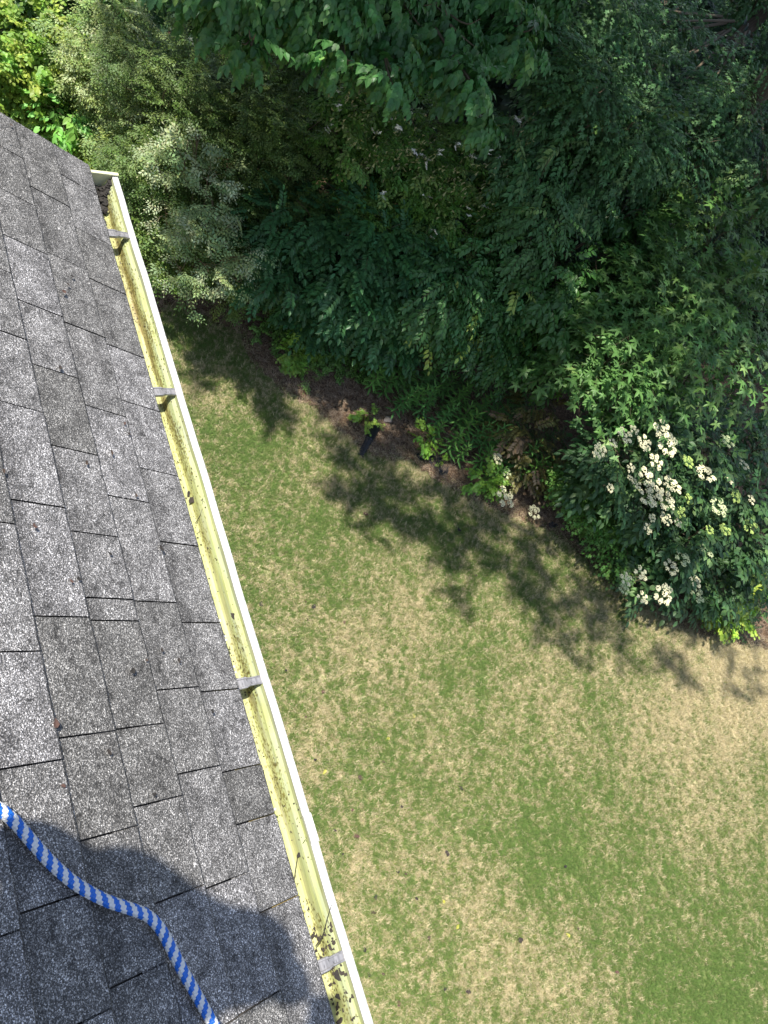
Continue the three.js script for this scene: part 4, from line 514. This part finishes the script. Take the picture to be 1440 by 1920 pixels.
part('lip', sweep([[0.0767, -0.026, 1], [0.076, -0.0205, 1], [0.0785, -0.0185, 1], [0.0935, -0.0175, 1], [0.096, -0.019, 1], [0.097, -0.023, 1], [0.096, -0.052, 1], [0.094, -0.052, 1], [0.094, -0.026, 1]].map(L0).reverse(), GZ0 - 0.004, GZ1, 160, true, true, 1), white, gutter);
{ const sh = new THREE.Shape([[-0.031, -0.02], [-0.031, -0.0925], [0.0445, -0.0925], [0.055, -0.083], [0.059, -0.06], [0.074, -0.038], [0.0985, -0.024], [0.0985, -0.014], [0.04, -0.011]].map((p) => new THREE.Vector2(p[0] - 0.03, p[1] + 0.1)));
  const cap = new THREE.ExtrudeGeometry(sh, { depth: 0.002, bevelEnabled: false }); cap.translate(0, 0, GZ0 - 0.006);
  const rim = new THREE.BoxGeometry(0.128, 0.004, 0.012).translate(0.004, 0.0885, GZ0 - 0.002); part('end_cap', mergeGeometries([cap, rim.toNonIndexed()]), std(lin(0.72, 0.7, 0.42), 0.6), gutter); }
part('lip_joint', new THREE.BoxGeometry(0.0215, 0.0065, 0.07).translate(0.0565, 0.0815, -0.03), white, gutter);
// hangers
const hangTex = dataTex(128, 128, (x, y, o) => { const v = 0.62 + 0.5 * fbm(x / 9, y / 30, 3) - (noise(x / 5, y / 5, 9) > 0.42 ? 0.3 : 0); o[0] = toS(v * 0.95); o[1] = toS(v * 0.93); o[2] = toS(v * 0.92); }, { srgb: true });
const hangMat = std(lin(0.58, 0.57, 0.57), 0.45, { metalness: 0.45, map: hangTex }), rust = std(lin(0.2, 0.17, 0.15), 0.6, { metalness: 0.5 });
function makeHanger() {
  const W = 0.014, prof = []; for (const [t, h] of [[-1, -0.006], [-1, 0.003], [-0.86, 0.0042], [-0.68, 0.0042], [-0.56, 0.0005], [0.56, 0.0005], [0.68, 0.0042], [0.86, 0.0042], [1, 0.003], [1, -0.006], [0.93, -0.006], [0.93, 0.0016], [-0.93, 0.0016], [-0.93, -0.006]]) prof.push(new THREE.Vector2(t * W, h));
  const xs = 14, pos = [], idx = [], uv = [], m = prof.length, x0 = -0.058, x1 = 0.046;
  for (let i = 0; i <= xs; i++) { const t = i / xs, x = lerp(x0, x1, t), y = 0.078 + 0.004 * Math.sin(t * 3.1) - 0.0025 * t, w = t > 0.62 ? 0.82 : lerp(1.12, 1, t); for (let k = 0; k < m; k++) { pos.push(x, y + prof[k].y * (t > 0.7 ? 0.7 : 1), prof[k].x * w); uv.push(t, k / m); } }
  for (let i = 0; i < xs; i++) for (let k = 0; k < m; k++) { const k2 = (k + 1) % m, a = i * m + k, b = i * m + k2, c = a + m, d = b + m; idx.push(a, b, c, b, d, c); }
  const g = new THREE.BufferGeometry(); g.setAttribute('position', new THREE.Float32BufferAttribute(pos, 3)); g.setAttribute('uv', new THREE.Float32BufferAttribute(uv, 2)); g.setIndex(idx); const f = g.toNonIndexed(); f.computeVertexNormals();
  const hook = new THREE.BoxGeometry(0.012, 0.006, 0.024).translate(0.041, 0.0745, 0).toNonIndexed();
  const h = new THREE.Mesh(mergeGeometries([f, hook]), hangMat); h.name = 'hanger'; h.castShadow = h.receiveShadow = true;
  const sc = new THREE.Mesh(new THREE.CylinderGeometry(0.0045, 0.0045, 0.004, 10).translate(-0.028, 0.084, 0.002), rust); sc.name = 'screw'; h.add(sc);
  return h;
}
{ const h0 = makeHanger(); [[-1.976, 0.0], [-1.348, 0.02], [-0.425, -0.01], [0.262, 0.0]].forEach(([z, ry], i) => { const h = i ? h0.clone() : h0; h.position.z = z; h.rotation.y = ry; if (i === 3) h.userData.label = 'gutter hanger spotted with wet leaf scraps'; gutter.add(h); }); }

// ---------------------------------------------------------------- rope
const ropePts = [[-0.724,6.476,-0.32],[-0.677,6.438,-0.279],[-0.634,6.412,-0.242],[-0.612,6.398,-0.225],[-0.591,6.384,-0.198],[-0.569,6.371,-0.159],[-0.545,6.356,-0.119],[-0.516,6.338,-0.08],[-0.491,6.322,-0.055],[-0.461,6.309,-0.029],[-0.425,6.289,-0.005],[-0.394,6.27,0.017],[-0.374,6.256,0.045],[-0.359,6.245,0.088],[-0.344,6.235,0.138],[-0.326,6.219,0.186],[-0.308,6.208,0.24],[-0.296,6.201,0.282],[-0.29,6.197,0.356],[-0.295,6.2,0.423]].map((p) => V(...p));
{ const curve = new THREE.CatmullRomCurve3(ropePts, false, 'centripetal'), len = curve.getLength(), n = Math.round(len / 0.0011), fr = curve.computeFrenetFrames(n), B = ropePts[3].clone(), rope = thing('rope', B); tag(rope, 'blue and white braided safety rope lying across the shingles', 'rope');
  const nb = V(0, 1, 0), R0 = 0.0108, lead = -0.052;
  const mats = [std(lin(0.012, 0.15, 0.6), 0.35), std(lin(0.7, 0.7, 0.68), 0.6)];
  const frames = []; let prev = V(SN, CS, 0);
  for (let i = 0; i <= n; i++) { const t = i / n, c = curve.getPointAt(t), tg = curve.getTangentAt(t); const N = prev.clone().addScaledVector(tg, -prev.dot(tg)).normalize(); prev = N; frames.push([c, N, tg.clone().cross(N).normalize()]); }
  for (let k = 0; k < 4; k++) {
    const pos = [], idx = [], M = 18;
    for (let i = 0; i <= n; i++) {
      const s = (i / n) * len, [c, N, Bn] = frames[i];
      for (let j = 0; j <= M; j++) {
        const q = j / M, st = Math.abs(lead) / 9, sq = (Math.floor(s / st) + sstep(0.72, 1, (s / st) % 1)) * st;
        const a = -(lerp(s, sq, 0.85) / lead) * 6.2832 + k * 1.5708 + (q - 0.5) * 1.5708 + 0.1 * noise(s * 160, k * 7, j * 0.7);
        const yarn = Math.abs(Math.sin(a * 4.5)), r = R0 * (0.93 + 0.07 * Math.pow(Math.sin(Math.PI * clamp(q, 0.03, 0.97)), 0.5)) * (0.84 + 0.16 * Math.sqrt(yarn) + 0.035 * Math.sin(s * 1100 + a * 4));
        pos.push(c.x + (N.x * Math.cos(a) + Bn.x * Math.sin(a)) * r - B.x, c.y + (N.y * Math.cos(a) + Bn.y * Math.sin(a)) * r - B.y, c.z + (N.z * Math.cos(a) + Bn.z * Math.sin(a)) * r - B.z);
      }
    }
    for (let i = 0; i < n; i++) for (let j = 0; j < M; j++) { const a = i * (M + 1) + j, b = a + M + 1; idx.push(a, a + 1, b, b, a + 1, b + 1); }
    const g = new THREE.BufferGeometry(); g.setAttribute('position', new THREE.Float32BufferAttribute(pos, 3)); g.setIndex(idx); g.computeVertexNormals();
    const m = part(k % 2 ? 'white_strand' : 'blue_strand', g, mats[k % 2], rope); m.material.side = THREE.DoubleSide;
  }
}
// ---------------------------------------------------------------- dead leaves, litter, twigs
function scrapGeo(seed, r) { const R = rng(seed), g = new Geo(), n = 7, o = []; for (let i = 0; i < n; i++) { const a = i / n * 6.283, q = r * (0.45 + 0.75 * R()); o.push([Math.cos(a) * q * 1.3, 0.0015 + r * 0.35 * R(), Math.sin(a) * q]); } const c = [0, r * 0.22, 0]; for (let i = 0; i < n; i++) g.tri(c, o[(i + 1) % n], o[i]); return g.build(); }
const scraps = [0, 1, 2, 3, 4].map((i) => scrapGeo(60 + i, 0.01));
const brown = [lin(0.045, 0.035, 0.028), lin(0.075, 0.05, 0.035), lin(0.11, 0.06, 0.045), lin(0.03, 0.026, 0.022)].map((c) => std(c, 0.9, { side: THREE.DoubleSide }));
const ROOFLEAF = [[-0.394,6.246,-0.294],[-0.375,6.234,-0.682],[-0.394,6.246,-0.676],[-0.256,6.16,-0.489],[-0.208,6.13,-0.515],[-0.297,6.186,-0.467],[-0.449,6.281,-0.8],[-0.206,6.129,-1.057],[-0.208,6.13,-1.614],[-0.185,6.116,-1.657],[-0.226,6.141,-1.578],[-0.263,6.164,-2.192],[-0.282,6.177,-2.104],[-0.316,6.197,-0.196],[-0.491,6.307,-0.365],[-0.492,6.307,-0.925],[-0.135,6.084,-1.139],[-0.13,6.081,-0.795],[-0.5,6.312,-0.246],[-0.165,6.103,-0.942],[-0.296,6.185,-1.289],[-0.11,6.069,-0.357],[-0.139,6.087,-1.172],[-0.286,6.179,-1.004],[-0.167,6.105,-0.487],[-0.281,6.176,-0.756]];
const roofN = V(SN, CS, 0);
let leaf0; const lrr = rng(88);
const tilt = new Q().setFromUnitVectors(UP, roofN);
ROOFLEAF.forEach((p, i) => { const o = single('dead_leaf', scraps[i % 5], brown[(i * 3) % 4]); o.position.set(...p).addScaledVector(roofN, 0.004); o.quaternion.copy(tilt).multiply(new Q().setFromAxisAngle(UP, lrr() * 6.3)); o.scale.setScalar(0.35 + 0.5 * lrr()); tag(o, 'small curled dead leaf scrap lying on the grey shingles', 'dead leaf', 'dead leaf scraps on the roof'); });
const LAWNLEAF = [[3.959,0,0.589],[2.941,0,0.825],[3.014,0,0.109],[2.809,0,0.216],[3.62,-0,-0.001],[3.736,0,0.058],[2.595,0,-0.624],[3.014,0,0.704],[2.705,0,1.302],[2.846,0,1.348],[2.905,0,1.628],[3.43,0,1.718],[3.657,0,1.84],[3.438,0,1.254],[2.878,0,-1.199],[2.837,0,-0.745],[2.809,0,-0.023],[3.269,-0,-0.424],[3.06,0,-0.149],[3.341,-0,0.574],[3.448,0,0.876],[3.421,0,0.623],[4.507,0,-3.451],[5.844,0,-3.038],[6.257,0,-2.954],[5.816,0,-2.363],[3.305,0,-2.456],[3.38,0,-2.388],[2.768,0,-2.526],[3.254,0,-2.246],[3.696,0,-2.116],[2.741,0,1.085],[4.459,0,1.654],[5.223,0,1.835],[5.496,0,2.388],[5.388,-0,1.221],[4.422,0,0.04],[3.595,0,-0.503],[3.16,0,-1.405],[2.816,-0,-1.735]];
LAWNLEAF.forEach(([x, y, z], i) => { const o = single('dead_leaf', scraps[(i * 2) % 5], brown[(i * 5) % 4]); o.position.set(x, 0.055, z); o.rotation.set((lrr() - 0.5) * 0.5, lrr() * 6.3, (lrr() - 0.5) * 0.5); o.scale.setScalar(1.2 + 1.8 * lrr()); tag(o, 'dark dead leaf lying on the patchy lawn', 'dead leaf', 'dead leaves on the lawn'); });
const YEL = [[4.157,0,-0.845],[3.767,0,-0.72],[3.728,0,0.988],[3.765,0,1.286],[5.078,0,1.868],[2.919,-0,-0.613]];
YEL.forEach(([x, y, z], i) => { const o = single('fallen_leaf', ONELEAF.broad, leafMat([0.5, 0.48, 0.08], 0.6, 0.2)); o.position.set(x, 0.06, z); o.rotation.set(-1.4, 0, i * 1.7); o.scale.setScalar(0.55); tag(o, 'small yellow fallen leaf on the lawn', 'fallen leaf', 'yellow leaves on the lawn'); });
// scraps lying in the gutter
{ const R = rng(99), add = (name, label, cat, n, fn, mt, kind = 'stuff') => { const im = new THREE.InstancedMesh(scraps[1], mt, n), m = new M4(); for (let i = 0; i < n; i++) { const [x, y, z, s] = fn(i); m.compose(V(x, y, z), new Q().setFromEuler(new EU((R() - 0.5) * 0.8, R() * 6.3, (R() - 0.5) * 0.8)), V(s, s, s)); im.setMatrixAt(i, m); } im.name = name; im.castShadow = im.receiveShadow = true; tag(im, label, cat, null, kind); scene.add(im); };
  const floorY = EY - 0.0905, wallY = (x) => (x < 0.05 ? floorY : x < 0.058 ? floorY + (x - 0.05) / 0.008 * 0.03 : floorY + 0.032 + (x - 0.058) * 1.7);
  add('leaf_pile', 'heap of wet dark leaves in the far end of the gutter', 'leaf pile', 420, () => { const t = R(), z = GZ0 + 0.012 + 0.2 * t * R(), w = (1 - (z - GZ0) / 0.22), x = -0.02 + 0.095 * R() * (0.35 + 0.65 * w); return [x, Math.max(wallY(x), floorY + 0.032 * w * R()) + 0.003, z, 0.4 + 0.6 * R()]; }, brown[3]);
  add('wet_leaf_scraps', 'wet leaf scraps around the nearest gutter hanger', 'leaf scraps', 70, () => { const z = 0.19 + 0.3 * R() * R() + (R() < 0.4 ? -0.06 * R() : 0), x = 0.034 + 0.038 * Math.sqrt(R()); return [x, wallY(x) + 0.003, z, 0.3 + 0.5 * R() * R()]; }, brown[0]);
  add('gutter_crumbs', 'dark crumbs of leaf scattered along the gutter floor', 'leaf scraps', 230, () => { const z = -2.1 + 2.7 * R(), x = 0.03 + 0.044 * R(); return [x, wallY(x) + 0.002, z, 0.1 + 0.22 * R() * R()]; }, brown[0]);
  [[0.05, -1.03], [0.052, -1.0], [0.054, 0.345], [0.05, 0.36], [0.06, 0.3], [0.047, 0.39], [0.056, 0.02], [0.062, -0.62]].forEach(([x, z], i) => { const o = single('dead_leaf', scraps[i % 5], brown[i % 2 ? 0 : 3]); o.position.set(x, wallY(x) + 0.004, z); o.rotation.set(0.2, R() * 6, 0.3); o.scale.setScalar(0.75 + 0.5 * R()); tag(o, 'dark dead leaf scrap lying inside the gutter', 'dead leaf', 'dead leaf scraps in the gutter'); });
  const twig = (pts, r, label) => { const o = single('twig', limb(pts.map((p) => V(...p)), r, r * 0.5, 5), brown[3]); tag(o, label, 'twig'); };
  twig([[0.012, 5.985, 0.218], [0.035, 5.984, 0.205], [0.058, 5.985, 0.175], [0.078, 5.988, 0.15]], 0.0016, 'thin dark twig caught along the nearest gutter hanger');
  twig([[0.03, 5.915, 0.075], [0.05, 5.925, 0.03], [0.058, 5.935, 0.01], [0.07, 5.968, -0.01]], 0.0014, 'crooked dark twig lying in the gutter above the nearest hanger');
  twig([[0.045, 5.914, -0.93], [0.06, 5.945, -0.95], [0.068, 5.962, -0.985]], 0.0011, 'straight pine needle twig lying in the middle of the gutter');
  [[0.004, -0.6],[0.006, -0.555],[0.005, -0.545],[0.006, -0.47],[0.006, -0.455],[0.006, -0.1]].forEach(([x, z], i) => { const o = single('white_pebble', new THREE.DodecahedronGeometry(0.0032 + 0.0014 * R(), 0), white); o.position.set(x, EY - 0.006, z); o.rotation.y = i; tag(o, 'tiny white pebble on the shingle edge above the gutter', 'pebble', 'white pebbles on the shingle edge'); });
}
// ---------------------------------------------------------------- drain pipe, plastic scraps, stone at the mulch edge
{ const black = std(lin(0.012, 0.014, 0.018), 0.38), a = V(4.764,0,-4.31), b = V(5.211,0,-4.774), mid = a.clone().lerp(b, 0.45), pipe = thing('drain_pipe', a); tag(pipe, 'black corrugated drain pipe sticking out of the lawn at the mulch edge', 'pipe');
  const dir = b.clone().sub(a).setY(0.02).normalize(), q = new Q().setFromUnitVectors(UP, dir), Ls = a.distanceTo(b), Lc = Ls * 0.5;
  const pr = []; const nr = 9; for (let i = 0; i <= nr * 8; i++) { const t = i / (nr * 8); pr.push(new THREE.Vector2(0.05 + 0.0075 * Math.tanh(2.5 * Math.sin(t * nr * 6.283)), t * Lc)); }
  const c = part('corrugated_section', new THREE.LatheGeometry(pr, 26), black, pipe); c.quaternion.copy(q); c.position.y = 0.012;
  const sp = [[0.05, 0], [0.064, 0.004], [0.066, 0.03], [0.066, Ls * 0.42], [0.069, Ls * 0.43], [0.069, Ls * 0.47], [0.064, Ls * 0.475], [0.05, Ls * 0.52], [0.046, Ls * 0.53], [0.044, Ls * 0.4], [0.044, 0]].map((p) => new THREE.Vector2(p[0], p[1]));
  const s = part('smooth_end', new THREE.LatheGeometry(sp, 26), black, pipe); s.quaternion.copy(q); s.position.copy(dir).multiplyScalar(Lc).setY(0.026);
  const crumple = (px, w, h, seed) => { const R = rng(seed), g = new THREE.PlaneGeometry(w, h, 14, 14).rotateX(-Math.PI / 2), p = g.attributes.position; for (let i = 0; i < p.count; i++) { const x = p.getX(i), z = p.getZ(i), e = 1 + 0.3 * noise(x * 14, z * 14, seed); p.setXYZ(i, x * e, 0.035 + 0.03 * fbm(x * 16 + seed, z * 16, 3) + 0.01 * noise(x * 60, z * 60), z * e); } g.computeVertexNormals(); const o = single('plastic_scrap', g, std(lin(0.014, 0.017, 0.024), 0.3, { side: THREE.DoubleSide })); o.position.copy(px); return o; };
  let o = crumple(V(5.947,0,-4.119), 0.24, 0.42, 1); o.rotation.y = 0.5; tag(o, 'crumpled black plastic scrap half buried at the mulch edge', 'plastic scrap');
  o = crumple(V(5.724,-0,-4.226), 0.1, 0.13, 2); tag(o, 'small black plastic scrap between the pipe and the larger scrap', 'plastic scrap');
  o = crumple(V(7.547,0,-2.894), 0.16, 0.09, 3); tag(o, 'flat black plastic scrap near the round white flower head', 'plastic scrap');
  const st = new THREE.IcosahedronGeometry(0.05, 2), p = st.attributes.position; for (let i = 0; i < p.count; i++) { const v = V(p.getX(i), p.getY(i), p.getZ(i)), k = 1 + 0.5 * noise(v.x * 22, v.y * 22, v.z * 22); p.setXYZ(i, v.x * k * 1.5, v.y * k * 0.6, v.z * k); } st.computeVertexNormals();
  o = single('stone', st, std(lin(0.26, 0.22, 0.19), 0.95)); o.position.set(5.438,0,-4.848); o.position.y = 0.05; tag(o, 'pale flat stone on the bare mulch right of the pipe end', 'stone');
}
// ---------------------------------------------------------------- the person with the phone, just out of the frame
{ const J = { head: [-0.89, 8.02, -0.155], crown: [-0.91, 8.06, -0.155], neck: [-0.95, 7.86, -0.14], chest: [-1.06, 7.62, -0.13], belly: [-1.14, 7.36, -0.12], hip: [-1.18, 7.18, -0.12], sl: [-1.01, 7.82, -0.29], sr: [-1.02, 7.8, 0.05], el: [-1.0, 7.5, -0.34], er: [-0.98, 7.52, 0.16], hl: [-0.78, 7.86, -0.07], hr: [-0.74, 7.84, 0.09], kl: [-0.99, 6.98, -0.28], kr: [-1.01, 6.98, 0.06], al: [-1.2, 6.83, -0.28], ar: [-1.2, 6.83, 0.06], tl: [-1.02, 6.69, -0.3], tr: [-1.02, 6.69, 0.08], ll: [-1.12, 7.16, -0.2], lr: [-1.12, 7.16, -0.03] };
  const bones = [['sl', 'head', 0.085, 0.06], ['head', 'crown', 0.08, 0.074], ['head', 'neck', 0.075, 0.08], ['neck', 'chest', 0.085, 0.15], ['chest', 'belly', 0.155, 0.14], ['belly', 'hip', 0.14, 0.15], ['chest', 'sl', 0.1, 0.07], ['chest', 'sr', 0.1, 0.07], ['sl', 'el', 0.062, 0.046], ['sr', 'er', 0.062, 0.046], ['el', 'hl', 0.045, 0.03], ['er', 'hr', 0.045, 0.03], ['ll', 'kl', 0.1, 0.068], ['lr', 'kr', 0.1, 0.068], ['kl', 'al', 0.066, 0.046], ['kr', 'ar', 0.066, 0.046], ['al', 'tl', 0.05, 0.04], ['ar', 'tr', 0.05, 0.04]];
  const fingers = []; for (const [h, sx] of [['hl', 1], ['hr', -1]]) for (let i = 0; i < 5; i++) { const b = J[h], z = sx * 0.02; fingers.push([[b[0] + 0.005, b[1] + 0.01, b[2]], [b[0] + 0.015 - 0.004 * i, b[1] + 0.035 - 0.018 * i + 0.03, b[2] + z + sx * 0.008], 0.011, 0.0085]); }
  const caps = bones.map(([a, b, r, s]) => [J[a], J[b], r, s]).concat(fingers);
  const N = 96, C = V(-1.0, 7.4, -0.1), H = 0.86, mc = new MarchingCubes(N, new THREE.MeshStandardMaterial(), false, false, 120000); mc.isolation = 0;
  const px = V(0, 0, 0);
  for (let k = 0; k < N; k++) for (let j = 0; j < N; j++) for (let i = 0; i < N; i++) {
    px.set(C.x + (i - N / 2) / (N / 2) * H, C.y + (j - N / 2) / (N / 2) * H, C.z + (k - N / 2) / (N / 2) * H); let s = 0;
    for (const [a, b, r0, r1] of caps) { const dx = b[0] - a[0], dy = b[1] - a[1], dz = b[2] - a[2], t = clamp(((px.x - a[0]) * dx + (px.y - a[1]) * dy + (px.z - a[2]) * dz) / (dx * dx + dy * dy + dz * dz), 0, 1), d = Math.hypot(px.x - a[0] - dx * t, px.y - a[1] - dy * t, px.z - a[2] - dz * t) - lerp(r0, r1, t); s += Math.exp(-d * 60); }
    mc.field[k * N * N + j * N + i] = Math.log(s + 1e-30) / 60;
  }
  mc.update();
  const n = mc.count ?? mc.geometry.drawRange.count, pos = new Float32Array(mc.positionArray.subarray(0, n * 3)), nor = new Float32Array(mc.normalArray.subarray(0, n * 3)), col = new Float32Array(n * 3), B = V(-1.1, 6.69, -0.1);
  for (let i = 0; i < n; i++) { const x = C.x + pos[i * 3] * H, y = C.y + pos[i * 3 + 1] * H, z = C.z + pos[i * 3 + 2] * H; pos.set([x - B.x, y - B.y, z - B.z], i * 3); const skin = y > 7.88 || (x > -0.87 && y > 7.6), c = skin ? [0.45, 0.28, 0.2] : y > 7.25 ? [0.12, 0.14, 0.2] : y > 6.78 ? [0.06, 0.07, 0.1] : [0.05, 0.04, 0.035]; col.set(c, i * 3); }
  const g = new THREE.BufferGeometry(); g.setAttribute('position', new THREE.BufferAttribute(pos, 3)); g.setAttribute('normal', new THREE.BufferAttribute(nor, 3)); g.setAttribute('color', new THREE.BufferAttribute(col, 3));
  const pg = thing('person', B); tag(pg, 'person crouching on the roof holding a phone out over the eave', 'person'); part('body', g, std(lin(1, 1, 1), 0.85, { vertexColors: true }), pg);
  const ph = new THREE.BoxGeometry(0.075, 0.15, 0.008), phone = single('phone', ph, std(lin(0.02, 0.02, 0.02), 0.3)); phone.quaternion.copy(camera.quaternion); phone.position.copy(CAM).addScaledVector(FWD.clone().normalize(), -0.014).addScaledVector(UPV, -0.05); tag(phone, 'dark phone held out in both hands', 'phone');
}

renderer.render(scene, camera);
